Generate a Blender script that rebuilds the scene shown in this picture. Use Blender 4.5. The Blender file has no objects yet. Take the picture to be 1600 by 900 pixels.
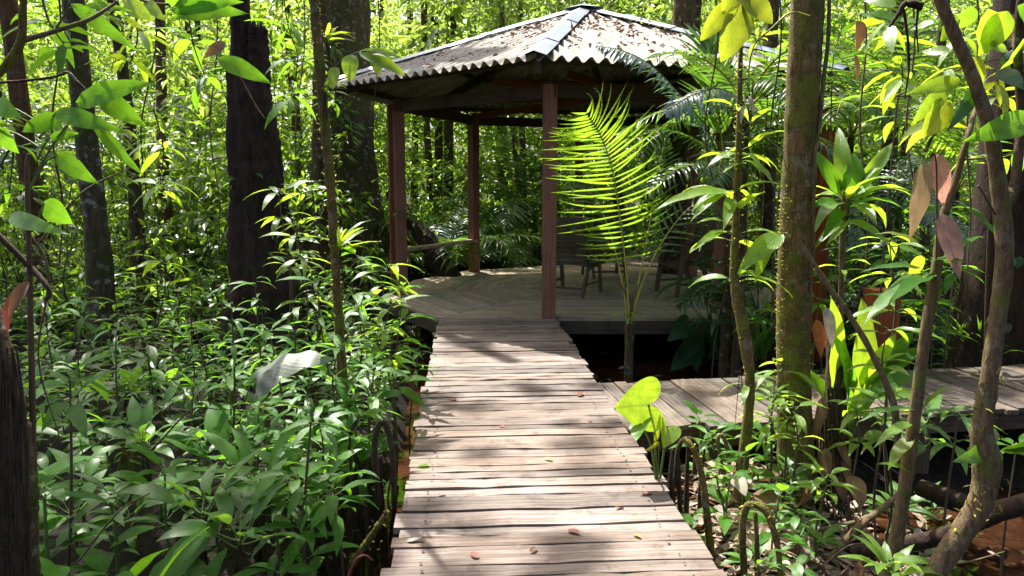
import bpy, math, random
import numpy as np
from mathutils import Vector, Matrix

random.seed(7)
RNG = np.random.default_rng(7)
sc = bpy.context.scene
COL = sc.collection
R = math.radians

# ------------------------------------------------------------------ camera
CAM_Z, PITCH, FPX = 1.6, 8.22, 1190.0
cd = bpy.data.cameras.new('camera'); cam = bpy.data.objects.new('camera', cd); COL.objects.link(cam)
cam.location = (0, 0, CAM_Z); cam.rotation_euler = (R(90 - PITCH), 0, 0)
cd.sensor_width = 36; cd.lens = FPX / 1600 * 36; cd.clip_start = 0.05; cd.clip_end = 2000
sc.camera = cam

# ------------------------------------------------------------------ sky, sun, exposure
SUN_EL, SUN_AZ = 60.0, -28.0        # azimuth from +Y towards +X
SUN_DIR = np.array([math.sin(R(SUN_AZ)) * math.cos(R(SUN_EL)), math.cos(R(SUN_AZ)) * math.cos(R(SUN_EL)), math.sin(R(SUN_EL))])
world = bpy.data.worlds.new('World'); sc.world = world; world.use_nodes = True
wt = world.node_tree; wt.nodes.clear()
sky = wt.nodes.new('ShaderNodeTexSky'); sky.sky_type = 'NISHITA'; sky.sun_disc = False
sky.sun_elevation = R(SUN_EL); sky.sun_rotation = R(SUN_AZ)
sky.air_density = 0.7; sky.dust_density = 6.0; sky.ozone_density = 0.2
bg = wt.nodes.new('ShaderNodeBackground'); bg.inputs['Strength'].default_value = 0.115
wo = wt.nodes.new('ShaderNodeOutputWorld')
wt.links.new(sky.outputs[0], bg.inputs['Color']); wt.links.new(bg.outputs[0], wo.inputs['Surface'])
sd = bpy.data.lights.new('sun', 'SUN'); sd.energy = 5.0; sd.angle = R(0.53); sd.color = (1.0, 0.965, 0.90)
sun = bpy.data.objects.new('sun', sd); COL.objects.link(sun)
sun.rotation_euler = Vector((-SUN_DIR[0], -SUN_DIR[1], -SUN_DIR[2])).to_track_quat('-Z', 'Y').to_euler()
sc.view_settings.view_transform = 'Standard'; sc.view_settings.look = 'None'
sc.view_settings.exposure = 1.5; sc.view_settings.gamma = 1.0; sc.view_settings.use_curve_mapping = False
cy = sc.cycles
cy.max_bounces = 6; cy.diffuse_bounces = 3; cy.glossy_bounces = 2; cy.transmission_bounces = 4
cy.sample_clamp_indirect = 4.0; cy.use_denoising = True; cy.caustics_reflective = False; cy.caustics_refractive = False

# ------------------------------------------------------------------ helpers
def nrm(v):
    v = np.asarray(v, float); return v / (np.linalg.norm(v, axis=-1, keepdims=True) + 1e-9)
_cp, _sp = math.cos(R(PITCH)), math.sin(R(PITCH))
def ray(px, py):
    u, v = (px - 800) / FPX, (450 - py) / FPX
    return np.array([u, _cp + v * _sp, -_sp + v * _cp])
def W(px, py, Y):
    d = ray(px, py); return np.array([0, 0, CAM_Z]) + d * (Y / d[1])
def G(px, py, z=0.0):
    d = ray(px, py); return np.array([0, 0, CAM_Z]) + d * ((z - CAM_Z) / d[2])
def PX(n, Y): return n / FPX * Y * 1.0

def spline(pts, n):
    p = np.asarray(pts, float)
    if len(p) < 3:
        t = np.linspace(0, 1, n)[:, None]; return p[0] * (1 - t) + p[-1] * t
    q = np.vstack([2 * p[0] - p[1], p, 2 * p[-1] - p[-2]])
    out = []
    for s in np.linspace(0, len(p) - 1, n):
        i = min(int(s), len(p) - 2); t = s - i
        a, b, c, d = q[i], q[i + 1], q[i + 2], q[i + 3]
        out.append(.5 * ((2 * b) + (-a + c) * t + (2 * a - 5 * b + 4 * c - d) * t * t + (-a + 3 * b - 3 * c + d) * t ** 3))
    return np.array(out)

class MB:
    def __init__(s): s.V = []; s.F = []; s.UV = []; s.T = []; s.M = []; s.n = 0
    def add(s, V, F, uv=None, tint=0.5, mi=0):
        V = np.asarray(V, float).reshape(-1, 3); F = np.asarray(F, int)
        s.V.append(V); s.F.append(F + s.n); s.n += len(V)
        s.UV.append(np.zeros((len(V), 2)) if uv is None else np.asarray(uv, float).reshape(-1, 2))
        s.T.append(np.broadcast_to(np.asarray(tint, float), (len(V),)).copy()); s.M.append(np.full(len(F), mi))
        return s
    def tube(s, pts, rad, sides=10, n=None, jit=0.0, mi=0, tint=0.5, cap=True, flare=None):
        pts = np.asarray(pts, float); n = n or max(len(pts), 2)
        rr = np.interp(np.linspace(0, 1, n), np.linspace(0, 1, len(rad)), rad) if np.ndim(rad) else np.full(n, rad)
        c = spline(pts, n); T = nrm(np.gradient(c, axis=0))
        ref = np.array([1.0, 0.03, 0.02]) if abs(T[:, 0]).mean() < .8 else np.array([0, 0.05, 1.0])
        A = nrm(np.cross(T, ref)); B = np.cross(T, A)
        th = np.linspace(0, 2 * np.pi, sides, endpoint=False)
        ph = RNG.uniform(0, 6.28, 4)
        lob = 1 + jit * (np.sin(th[None] * 2 + ph[0] + np.linspace(0, 3, n)[:, None]) * .5 + np.sin(th[None] * 5 + ph[1]) * .35 + RNG.normal(0, .35, (n, sides)) + RNG.normal(0, .4, (n, 1)))
        if flare is not None: lob = lob * flare(np.linspace(0, 1, n)[:, None], th[None])
        V = c[:, None] + rr[:, None, None] * lob[..., None] * (A[:, None] * np.cos(th)[None, :, None] + B[:, None] * np.sin(th)[None, :, None])
        L = np.concatenate([[0], np.cumsum(np.linalg.norm(np.diff(c, axis=0), axis=1))])
        uv = np.stack([np.broadcast_to(th / 6.28, (n, sides)), np.broadcast_to(L[:, None], (n, sides))], -1)
        i, j = np.meshgrid(np.arange(n - 1), np.arange(sides), indexing='ij'); k = (j + 1) % sides
        F = np.stack([i * sides + j, i * sides + k, (i + 1) * sides + k, (i + 1) * sides + j], -1).reshape(-1, 4)
        s.add(V, F, uv, tint, mi)
        if cap:
            for e, o in ((0, 0), (n - 1, (n - 1) * sides)):
                ring = V[e]; f = np.array([[sides, q, (q + 1) % sides] if e else [sides, (q + 1) % sides, q] for q in range(sides)])
                s.add(np.vstack([ring, c[e]]), f, None, tint, mi)
        return s
    def obox(s, c, ax, half, tint=0.5, mi=0, bev=0.0):
        c = np.asarray(c, float); ax = [nrm(a) for a in ax]; h = half
        sg = np.array([[-1, -1, -1], [1, -1, -1], [1, 1, -1], [-1, 1, -1], [-1, -1, 1], [1, -1, 1], [1, 1, 1], [-1, 1, 1]], float)
        V = c + sum(sg[:, k:k + 1] * h[k] * ax[k][None] for k in range(3))
        Fq = np.array([[0, 3, 2, 1], [4, 5, 6, 7], [0, 1, 5, 4], [1, 2, 6, 5], [2, 3, 7, 6], [3, 0, 4, 7]])
        VV = V[Fq].reshape(-1, 3); uu = []
        for q in Fq:
            l = sg[q] * np.array(h)
            rng = np.ptp(l, axis=0); k = [m for m in range(3) if rng[m] > 1e-9][:2]
            big = int(np.argmax(h)); 
            if big not in k: a, b = k
            else: a = big; b = [m for m in k if m != big][0]
            uu.append(np.stack([l[:, a], l[:, b]], -1))
        s.add(VV, np.arange(24).reshape(6, 4), np.vstack(uu), tint, mi); return s
    def bar(s, p0, p1, w, h, up=(0, 0, 1), tint=0.5, mi=0):
        p0 = np.asarray(p0, float); p1 = np.asarray(p1, float); d = nrm(p1 - p0)
        side = nrm(np.cross(d, up)); u = np.cross(side, d)
        return s.obox((p0 + p1) / 2, (d, side, u), (np.linalg.norm(p1 - p0) / 2, w / 2, h / 2), tint, mi)
    def plank(s, p0, p1, wid, thk, up=(0, 0, 1), seg=8, jit=.003, tint=.5, mi=0):
        p0 = np.asarray(p0, float); p1 = np.asarray(p1, float); d = nrm(p1 - p0); L = np.linalg.norm(p1 - p0)
        sd_ = nrm(np.cross(up, d)); u = np.cross(d, sd_); t = np.linspace(0, 1, seg + 1)
        c = p0 + (p1 - p0) * t[:, None]
        a = wid / 2 + RNG.normal(0, jit, seg + 1); b = wid / 2 + RNG.normal(0, jit, seg + 1)
        zz = RNG.normal(0, jit * .5, seg + 1); tw = RNG.normal(0, jit * .6)
        tl = c + sd_ * a[:, None] + u * (zz + tw)[:, None]; tr = c - sd_ * b[:, None] + u * (zz - tw)[:, None]
        bl = tl - u * thk; br = tr - u * thk
        V = []; Fs = []; UV = []; off = RNG.uniform(0, 50, 2); x = t * L + off[0]
        for A, B, wv in ((tl, tr, wid), (tr, br, thk), (br, bl, wid), (bl, tl, thk)):
            o = len(V) * 0 + sum(len(v) for v in V)
            V.append(np.vstack([A, B])); UV.append(np.vstack([np.stack([x, np.full(seg + 1, off[1])], -1), np.stack([x, np.full(seg + 1, off[1] + wv)], -1)]))
            k = np.arange(seg); n1 = seg + 1
            Fs.append(np.stack([o + k, o + n1 + k, o + n1 + k + 1, o + k + 1], -1))
        for e in (0, seg):
            o = sum(len(v) for v in V); q = np.array([tl[e], tr[e], br[e], bl[e]]); V.append(q)
            UV.append(np.array([[x[e], 0], [x[e] + .02, .1], [x[e] + .03, .1], [x[e] + .01, 0]])); Fs.append(np.array([[o, o + 3, o + 2, o + 1] if e == 0 else [o, o + 1, o + 2, o + 3]])[:, ::-1])
        s.add(np.vstack(V), np.vstack(Fs)[:, ::-1], np.vstack(UV), tint, mi); return s
    def leaves(s, P, D, U, L, Wd, bend=.6, fold=.25, tint=.5, seg=6, prof='lance', ripple=.0, mi=0):
        P = np.atleast_2d(np.asarray(P, float)); N = len(P)
        D = nrm(np.broadcast_to(D, (N, 3))); U = np.broadcast_to(np.asarray(U, float), (N, 3))
        S = nrm(np.cross(D, U)); Nn = np.cross(S, D)
        b = lambda a: np.broadcast_to(np.asarray(a, float), (N,))
        L, Wd, bend, fold, tint = b(L), b(Wd), b(bend), b(fold), b(tint)
        t = np.linspace(0, 1, seg + 1)
        if prof == 'lance': w = (t + .004) ** .62 * (1.003 - t) ** 1.12 / .379
        elif prof == 'ovate': w = (t + .006) ** .5 * (1.003 - t) ** .82 / .425
        elif prof == 'strap': w = np.clip(np.minimum(1, (1 - t) * 3.0), .03, 1) * (.7 + .3 * np.minimum(1, t * 4))
        elif prof == 'pinna': w = np.clip(np.minimum((t + .03) * 6, (1 - t) * 1.5 + .02), 0, 1) ** .8
        else: w = np.array([.04, 1, .03]) if seg == 2 else np.sin(np.pi * t)
        ang = bend[:, None] * (t[None] ** 1.2); dl = 1 / seg
        am = (ang[:, 1:] + ang[:, :-1]) / 2
        X = np.concatenate([np.zeros((N, 1)), np.cumsum(np.cos(am) * dl, 1)], 1); Z = -np.concatenate([np.zeros((N, 1)), np.cumsum(np.sin(am) * dl, 1)], 1)
        c = P[:, None] + L[:, None, None] * (X[..., None] * D[:, None] + Z[..., None] * Nn[:, None])
        Nl = np.cos(ang)[..., None] * Nn[:, None] + np.sin(ang)[..., None] * D[:, None]
        hw = (Wd[:, None] / 2 * w[None])
        rp = ripple * L[:, None] * np.sin(t[None] * 17 + RNG.uniform(0, 6, (N, 1)))
        rp2 = ripple * L[:, None] * np.sin(t[None] * 15 + RNG.uniform(0, 6, (N, 1)))
        l_ = c - hw[..., None] * S[:, None] + (hw * fold[:, None] + rp)[..., None] * Nl
        r_ = c + hw[..., None] * S[:, None] + (hw * fold[:, None] + rp2)[..., None] * Nl
        V = np.stack([l_, c, r_], 2)
        uv = np.broadcast_to(np.stack([np.broadcast_to(np.array([0, .5, 1.0]), (seg + 1, 3)), np.broadcast_to(t[:, None], (seg + 1, 3))], -1), (N, seg + 1, 3, 2))
        i = np.arange(seg)[:, None] * 3 + np.arange(2)[None]
        f = np.stack([i, i + 1, i + 4, i + 3], -1).reshape(-1, 4)
        K = 3 * (seg + 1)
        F = (f[None] + (np.arange(N) * K)[:, None, None]).reshape(-1, 4)
        s.add(V, F, uv, np.repeat(tint, K), mi); return s
    def quads(s, P, D, U, L, Wd, tint=.5, mi=0, fold=.3):
        """far foliage: each leaf two triangles folded along its midrib"""
        N = len(P); D = nrm(D); S = nrm(np.cross(D, U)); Nn = np.cross(S, D)
        L = np.asarray(L)[:, None]; Wd = np.asarray(Wd)[:, None]
        m = P + D * L * .45
        V = np.stack([P, m - S * Wd / 2 + Nn * Wd * fold / 2, P + D * L - Nn * L * .18, m + S * Wd / 2 + Nn * Wd * fold / 2], 1)
        f = np.array([[0, 2, 1], [0, 3, 2]]); F = (f[None] + (np.arange(N) * 4)[:, None, None]).reshape(-1, 3)
        uv = np.broadcast_to(np.array([[.5, 0], [0, .45], [.5, 1], [1, .45]]), (N, 4, 2))
        s.add(V, F, uv, np.repeat(np.broadcast_to(tint, (N,)), 4), mi); return s
    def build(s, name, mats, parent=None, origin=None, smooth=True):
        V = np.vstack(s.V)
        if parent is not None: V = V - np.array(parent.location)
        elif origin is not None: V = V - np.asarray(origin)
        me = bpy.data.meshes.new(name)
        nl = sum(f.size for f in s.F); npoly = sum(len(f) for f in s.F)
        me.vertices.add(len(V)); me.vertices.foreach_set('co', V.astype(np.float32).ravel())
        me.loops.add(nl); li = np.concatenate([f.ravel() for f in s.F]).astype(np.int32); me.loops.foreach_set('vertex_index', li)
        tot = np.concatenate([np.full(len(f), f.shape[1]) for f in s.F]); st = np.concatenate([[0], np.cumsum(tot)[:-1]])
        me.polygons.add(npoly); me.polygons.foreach_set('loop_start', st.astype(np.int32))
        mats = mats if isinstance(mats, (list, tuple)) else [mats]
        for m in mats: me.materials.append(m)
        me.polygons.foreach_set('material_index', np.concatenate(s.M).astype(np.int32))
        me.polygons.foreach_set('use_smooth', np.full(npoly, smooth))
        uvl = me.uv_layers.new(name='UVMap'); uvl.data.foreach_set('uv', np.vstack(s.UV)[li].astype(np.float32).ravel())
        at = me.attributes.new('tint', 'FLOAT', 'POINT'); at.data.foreach_set('value', np.concatenate(s.T).astype(np.float32))
        me.update(calc_edges=True); me.validate()
        o = bpy.data.objects.new(name, me); COL.objects.link(o)
        if parent is not None: o.parent = parent
        elif origin is not None: o.location = origin
        return o

def tag(o, label, cat, group=None):
    o['label'] = label; o['category'] = cat
    if group: o['group'] = group
    return o
def thing(name, label, cat, loc, group=None):
    o = bpy.data.objects.new(name, None); COL.objects.link(o); o.empty_display_size = .1
    o.location = [float(v) for v in loc]
    return tag(o, label, cat, group)
def dup(root, loc, rz=0, scale=1.0, label=None, group=None):
    r = root.copy(); COL.objects.link(r); r.location = [float(v) for v in loc]; r.rotation_euler = (random.uniform(-.08, .08), random.uniform(-.08, .08), rz); r.scale = (scale,) * 3
    if label: r['label'] = label
    if group: r['group'] = group
    for ch in list(root.children):
        c = ch.copy(); COL.objects.link(c); c.parent = r
        for g in list(ch.children):
            d = g.copy(); COL.objects.link(d); d.parent = c
    return r

# ------------------------------------------------------------------ materials
class NT:
    def __init__(s, name):
        s.m = bpy.data.materials.new(name); s.m.use_nodes = True; s.t = s.m.node_tree; s.t.nodes.clear()
        s.out = s.n('ShaderNodeOutputMaterial')
    def n(s, k, **kw):
        x = s.t.nodes.new(k)
        for a, b in kw.items(): setattr(x, a, b)
        return x
    def l(s, a, b): s.t.links.new(a, b)
    def math(s, op, a, b=None, c=None, clamp=False):
        x = s.n('ShaderNodeMath', operation=op, use_clamp=clamp)
        for i, v in enumerate((a, b, c)):
            if v is None: continue
            if isinstance(v, (int, float)): x.inputs[i].default_value = v
            else: s.l(v, x.inputs[i])
        return x.outputs[0]
    def mix(s, f, a, b, mode='MIX'):
        x = s.n('ShaderNodeMix', data_type='RGBA', blend_type=mode)
        for k, v in ((0, f), (6, a), (7, b)):
            if isinstance(v, (int, float)): x.inputs[k].default_value = v
            elif isinstance(v, tuple): x.inputs[k].default_value = (*v, 1) if len(v) == 3 else v
            else: s.l(v, x.inputs[k])
        return x.outputs[2]
    def noise(s, vec, scale, detail=4, rough=.6, dist=0.0):
        x = s.n('ShaderNodeTexNoise'); x.inputs['Scale'].default_value = scale; x.inputs['Detail'].default_value = detail
        x.inputs['Roughness'].default_value = rough; x.inputs['Distortion'].default_value = dist
        if vec is not None: s.l(vec, x.inputs['Vector'])
        return x.outputs['Fac']
    def step(s, v, a, b):
        x = s.n('ShaderNodeMapRange', interpolation_type='SMOOTHSTEP'); s.l(v, x.inputs[0])
        x.inputs[1].default_value = a; x.inputs[2].default_value = b; return x.outputs[0]
    def attr(s, name): return s.n('ShaderNodeAttribute', attribute_name=name).outputs['Fac']
    def mapv(s, vec, scale):
        x = s.n('ShaderNodeMapping'); x.inputs['Scale'].default_value = scale; s.l(vec, x.inputs['Vector']); return x.outputs[0]
    def bump(s, h, strength=.5, dist=.01):
        x = s.n('ShaderNodeBump'); x.inputs['Strength'].default_value = strength; x.inputs['Distance'].default_value = dist
        s.l(h, x.inputs['Height']); return x.outputs[0]
    def bsdf(s, col, rough=.6, spec=.5, normal=None):
        x = s.n('ShaderNodeBsdfPrincipled')
        for k, v in (('Base Color', col), ('Roughness', rough), ('Specular IOR Level', spec)):
            if isinstance(v, (int, float)): x.inputs[k].default_value = v
            elif isinstance(v, tuple): x.inputs[k].default_value = (*v, 1)
            else: s.l(v, x.inputs[k])
        if normal is not None: s.l(normal, x.inputs['Normal'])
        return x.outputs[0]
    def done(s, sh): s.l(sh, s.out.inputs['Surface']); return s.m

def leaf_mat(name, dark, light, trans, tmix=.42, rough=.38, spot=(.12, .08, .02), spots=.25, veins=1.0, spec=.5):
    k = NT(name)
    tc = k.n('ShaderNodeTexCoord'); uv = tc.outputs['UV']; obj = tc.outputs['Object']
    sep = k.n('ShaderNodeSeparateXYZ'); k.l(uv, sep.inputs[0]); u, v = sep.outputs[0], sep.outputs[1]
    info = k.n('ShaderNodeObjectInfo').outputs['Random']
    tint = k.math('ADD', k.math('MULTIPLY', k.attr('tint'), .75), k.math('MULTIPLY', info, .25))
    tint = k.math('ADD', tint, k.math('MULTIPLY', k.math('SUBTRACT', k.noise(obj, 9, 2), .5), .35), clamp=True)
    col = k.mix(tint, dark, light)
    sat = k.mix(tint, tuple(c * .75 for c in trans), tuple(min(1, c * 1.2) for c in trans))
    au = k.math('ABSOLUTE', k.math('SUBTRACT', u, .5))
    rib = k.math('SUBTRACT', 1.0, k.step(au, .012, .035))
    ph = k.math('SUBTRACT', k.math('MULTIPLY', v, 66.0), k.math('MULTIPLY', au, 44.0))
    vn = k.math('POWER', k.math('ADD', k.math('MULTIPLY', k.math('SINE', ph), .5), .5), 6.0)
    vn = k.math('MULTIPLY', vn, .55 * veins); vein = k.math('MAXIMUM', k.math('MULTIPLY', rib, .8 * veins), vn)
    col = k.mix(k.math('MULTIPLY', vein, .6), col, tuple(min(1, c * 1.7 + .03) for c in light))
    mot = k.math('MULTIPLY', k.step(k.noise(obj, 16, 4, .7), .40, .68), .55 if veins else 0.0); sat = k.mix(mot, sat, tuple(c * f for c, f in zip(trans, (.42, .55, .5)))); col = k.mix(mot, col, tuple(c * .65 for c in dark))
    blem = k.math('MULTIPLY', k.step(k.noise(obj, 38, 3, .7), .63, .72), spots)
    col = k.mix(blem, col, spot); sat = k.mix(blem, sat, tuple(c * 1.5 for c in spot))
    sat = k.mix(k.math('MULTIPLY', vein, .9), sat, tuple(c * .55 for c in trans))
    bm = k.bump(k.math('SUBTRACT', k.math('MULTIPLY', k.noise(obj, 60, 2), .3), vein), .35, .003)
    p = k.bsdf(col, rough, spec, bm); t = k.n('ShaderNodeBsdfTranslucent'); k.l(sat, t.inputs[0])
    mx = k.n('ShaderNodeMixShader'); mx.inputs[0].default_value = tmix; k.l(p, mx.inputs[1]); k.l(t.outputs[0], mx.inputs[2])
    return k.done(mx.outputs[0])

def bark_mat(name, a, b, moss=(.07, .09, .015), moss_amt=.4, scale=1.0, bump=.8, lichen=.0):
    k = NT(name); tc = k.n('ShaderNodeTexCoord'); obj = tc.outputs['Object']
    st = k.mapv(obj, (1, 1, .22)); n1 = k.noise(st, 26 * scale, 6, .7, .6); n2 = k.noise(obj, 5 * scale, 5, .65); n3 = k.noise(obj, 70 * scale, 4, .7)
    col = k.mix(k.step(n1, .3, .72), a, b)
    col = k.mix(k.math('MULTIPLY', k.step(n3, .55, .75), .35), col, tuple(c * 1.8 for c in b))
    if lichen: col = k.mix(k.math('MULTIPLY', k.step(k.noise(obj, 11 * scale, 3, .6), .56, .64), lichen), col, (.34, .36, .28))
    mm = k.math('MULTIPLY', k.step(k.math('ADD', k.math('MULTIPLY', n2, .7), k.math('MULTIPLY', n3, .3)), .62 - .32 * moss_amt, .72 - .3 * moss_amt), 1.0)
    mcol = k.mix(n3, tuple(c * .5 for c in moss), tuple(c * 1.7 for c in moss))
    col = k.mix(mm, col, mcol)
    h = k.math('ADD', n1, k.math('MULTIPLY', n3, k.math('ADD', .3, mm)))
    return k.done(k.bsdf(col, .85, .25, k.bump(h, bump, .02)))

def wood_mat(name, a, b, worn=(.34, .29, .24), worn_amt=.4, rough=.75, green=.0, bump=.5, stain=.5):
    k = NT(name); tc = k.n('ShaderNodeTexCoord'); uv = tc.outputs['UV']; obj = tc.outputs['Object']; tint = k.attr('tint')
    g1 = k.noise(k.mapv(uv, (2.2, 55, 1)), 1.0, 5, .65, .4); g2 = k.noise(k.mapv(uv, (9, 190, 1)), 1.0, 3, .6)
    blot = k.noise(obj, 1.7, 5, .6)
    col = k.mix(k.step(g1, .25, .75), a, b)
    col = k.mix(k.math('MULTIPLY', k.step(k.math('ADD', k.math('MULTIPLY', blot, .6), k.math('MULTIPLY', g1, .4)), .42, .66), worn_amt), col, worn)
    col = k.mix(k.math('MULTIPLY', k.step(g2, .58, .7), .55), col, tuple(c * .35 for c in a))
    col = k.mix(k.math('MULTIPLY', k.step(k.noise(obj, 5.5, 5, .7), .52, .68), stain), col, tuple(c * .55 for c in a))
    if green: col = k.mix(k.math('MULTIPLY', k.step(k.noise(obj, 3.1, 4), .5, .7), green), col, (.06, .07, .03))
    hsv = k.n('ShaderNodeHueSaturation'); k.l(col, hsv.inputs['Color'])
    k.l(k.math('ADD', .62, k.math('MULTIPLY', tint, .76)), hsv.inputs['Value'])
    k.l(k.math('ADD', .8, k.math('MULTIPLY', k.math('FRACT', k.math('MULTIPLY', tint, 7.3)), .4)), hsv.inputs['Saturation'])
    h = k.math('ADD', g1, k.math('MULTIPLY', g2, .6))
    return k.done(k.bsdf(hsv.outputs[0], rough, .3, k.bump(h, bump, .006)))

def plain_mat(name, a, b, scale=12, rough=.7, spec=.3, bump=.3, metal=0.0, tintw=.5):
    k = NT(name); obj = k.n('ShaderNodeTexCoord').outputs['Object']
    n1 = k.noise(obj, scale, 5, .65); f = k.math('ADD', k.math('MULTIPLY', k.step(n1, .3, .7), 1 - tintw), k.math('MULTIPLY', k.attr('tint'), tintw))
    sh = k.bsdf(k.mix(f, a, b), rough, spec, k.bump(n1, bump, .01)); sh.node.inputs['Metallic'].default_value = metal
    return k.done(sh)

M = {}
M['leaf_fg'] = leaf_mat('broad_leaf', (.028, .10, .010), (.065, .20, .018), (.26, .56, .02), .55, .5, spec=.22)
M['leaf_lime'] = leaf_mat('lime_leaf', (.065, .17, .015), (.18, .31, .05), (.52, .74, .03), .55, .34, spots=.45, spec=.6)
M['leaf_blotch'] = leaf_mat('blotched_leaf', (.07, .13, .012), (.16, .24, .02), (.58, .66, .03), .6, .42, spot=(.10, .06, .015), spots=.8)
M['leaf_herb'] = leaf_mat('herb_leaf', (.024, .085, .012), (.10, .225, .040), (.28, .56, .04), .40, .36, spots=.4, spec=.5, veins=1.2)
M['leaf_dark'] = leaf_mat('dark_leaf', (.012, .045, .014), (.03, .09, .025), (.10, .25, .02), .35, .36)
M['leaf_far'] = leaf_mat('forest_leaf', (.012, .045, .012), (.080, .155, .028), (.38, .53, .075), .54, .3, spots=.1, veins=.0)
M['leaf_mid'] = leaf_mat('understory_leaf', (.013, .05, .014), (.075, .16, .025), (.32, .54, .03), .52, .3, spots=.1, veins=.3)
M['palm'] = leaf_mat('palm_leaf', (.025, .08, .018), (.07, .16, .03), (.22, .42, .03), .46, .34, veins=.15, spots=.1)
M['palm_lit'] = leaf_mat('sunlit_palm_leaf', (.06, .16, .012), (.13, .25, .02), (.46, .74, .03), .62, .38, veins=.15, spots=.05)  # brighter copy of the palm leaf, sunlight is put into the colour
M['palm_blue'] = leaf_mat('sky_sheen_palm_leaf', (.10, .16, .14), (.22, .30, .28), (.16, .30, .10), .3, .27, veins=.15, spots=.1, spec=.8)  # blue grey sky reflection is put into the leaf colour
M['pink'] = leaf_mat('young_pink_leaf', (.30, .16, .125), (.44, .27, .22), (.58, .28, .21), .42, .45, spots=.15, veins=1.6)
M['tan'] = leaf_mat('young_tan_leaf', (.24, .155, .08), (.36, .25, .15), (.44, .28, .13), .42, .5, spots=.15, veins=1.6)
M['dry'] = leaf_mat('dry_leaf', (.10, .05, .022), (.32, .20, .10), (.30, .14, .05), .3, .7, spots=.4, spot=(.06, .03, .015))
M['dry_pale'] = leaf_mat('pale_dry_leaf', (.22, .19, .15), (.46, .42, .34), (.35, .26, .14), .25, .6, spots=.35, spot=(.14, .10, .06))
M['orange'] = leaf_mat('orange_dry_leaf', (.35, .09, .02), (.5, .17, .03), (.55, .15, .02), .4, .6)
M['grey_leaf'] = leaf_mat('grey_dead_leaf', (.06, .085, .05), (.17, .20, .145), (.20, .22, .10), .25, .36, spots=.8, spot=(.07, .055, .035), veins=.7, spec=.5)
M['red_leaf'] = leaf_mat('red_brown_leaf', (.16, .04, .025), (.25, .07, .04), (.3, .06, .03), .3, .5)
M['yellow'] = leaf_mat('yellow_leaf', (.5, .36, .04), (.62, .5, .08), (.6, .45, .04), .4, .5)
M['stem_green'] = plain_mat('green_stem', (.05, .10, .02), (.14, .20, .05), 20, .55)
M['stem_brown'] = plain_mat('twig_bark', (.05, .033, .02), (.13, .09, .055), 30, .85)
M['petiole_yellow'] = plain_mat('yellow_petiole', (.20, .22, .03), (.36, .33, .06), 20, .5)
M['bark'] = bark_mat('brown_bark', (.030, .018, .009), (.12, .075, .040), moss_amt=.35, lichen=.5)
M['bark_red'] = bark_mat('reddish_bark', (.05, .025, .012), (.18, .095, .045), moss_amt=.12, lichen=.2)
M['bark_moss'] = bark_mat('mossy_bark', (.05, .031, .012), (.27, .17, .068), moss=(.17, .17, .025), moss_amt=.5, scale=1.3, lichen=.35, bump=.9)
M['bark_smooth'] = bark_mat('pale_smooth_bark', (.06, .038, .020), (.20, .135, .072), moss=(.10, .12, .02), moss_amt=.32, scale=2.0, bump=.45, lichen=.15)
M['bark_char_shade'] = bark_mat('charred_and_shade_bark', (.006, .0045, .0035), (.05, .027, .015), moss=(.03, .04, .012), moss_amt=.15, scale=.55, bump=1.0)  # char of the snag; also stands for shade on log and huge trunk
M['bark_grey'] = bark_mat('grey_green_bark', (.035, .025, .014), (.13, .098, .055), moss=(.06, .07, .015), moss_amt=.45, lichen=.6)
M['root'] = bark_mat('wet_root', (.022, .015, .010), (.085, .055, .034), moss=(.06, .07, .012), moss_amt=.3, scale=2.0)
M['moss'] = leaf_mat('moss', (.05, .055, .008), (.16, .17, .03), (.60, .56, .10), .55, .7, veins=.0, spec=.1)
M['litter'] = leaf_mat('litter_leaf', (.10, .055, .033), (.56, .42, .32), (.25, .11, .04), .2, .55, spots=.4, veins=.3, spot=(.03, .02, .012))
M['roof_litter'] = leaf_mat('roof_leaf_litter', (.05, .026, .016), (.21, .11, .065), (.2, .09, .04), .2, .6, spots=.4, veins=.3, spot=(.03, .02, .012))
M['deck'] = wood_mat('weathered_boardwalk', (.085, .061, .047), (.200, .157, .130), worn=(.32, .265, .23), worn_amt=.5, stain=.6, bump=.8)
M['deck_side'] = wood_mat('shade_toned_side_boards', (.060, .045, .033), (.15, .115, .087), worn=(.23, .185, .15), worn_amt=.45, stain=.55, bump=.8)  # darker copy of the boardwalk wood; the side walk's shade is in the colour
M['nail'] = plain_mat('rusty_nail', (.015, .010, .008), (.05, .025, .015), 40, .6)
M['deck_pale'] = wood_mat('pale_deck_boards', (.26, .20, .142), (.46, .37, .27), worn=(.55, .46, .35), worn_amt=.4, green=.25, stain=.4)  # pale weathered wood tone, raised to brighten the deck under the roof
M['frame_wood'] = wood_mat('dark_framing', (.05, .035, .025), (.12, .08, .055), worn=(.15, .11, .08), worn_amt=.3)
M['red_wood'] = wood_mat('red_brown_post', (.16, .044, .014), (.29, .086, .030), worn=(.33, .12, .05), worn_amt=.3, rough=.6, bump=.25, stain=.25)
M['chair_wood'] = wood_mat('dark_chair_wood', (.06, .043, .028), (.145, .105, .07), worn=(.21, .165, .115), worn_amt=.35, rough=.6)
M['tin'] = plain_mat('galvanised_cap', (.13, .165, .21), (.30, .355, .43), 4, .42, .5, .25, .55)

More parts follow.
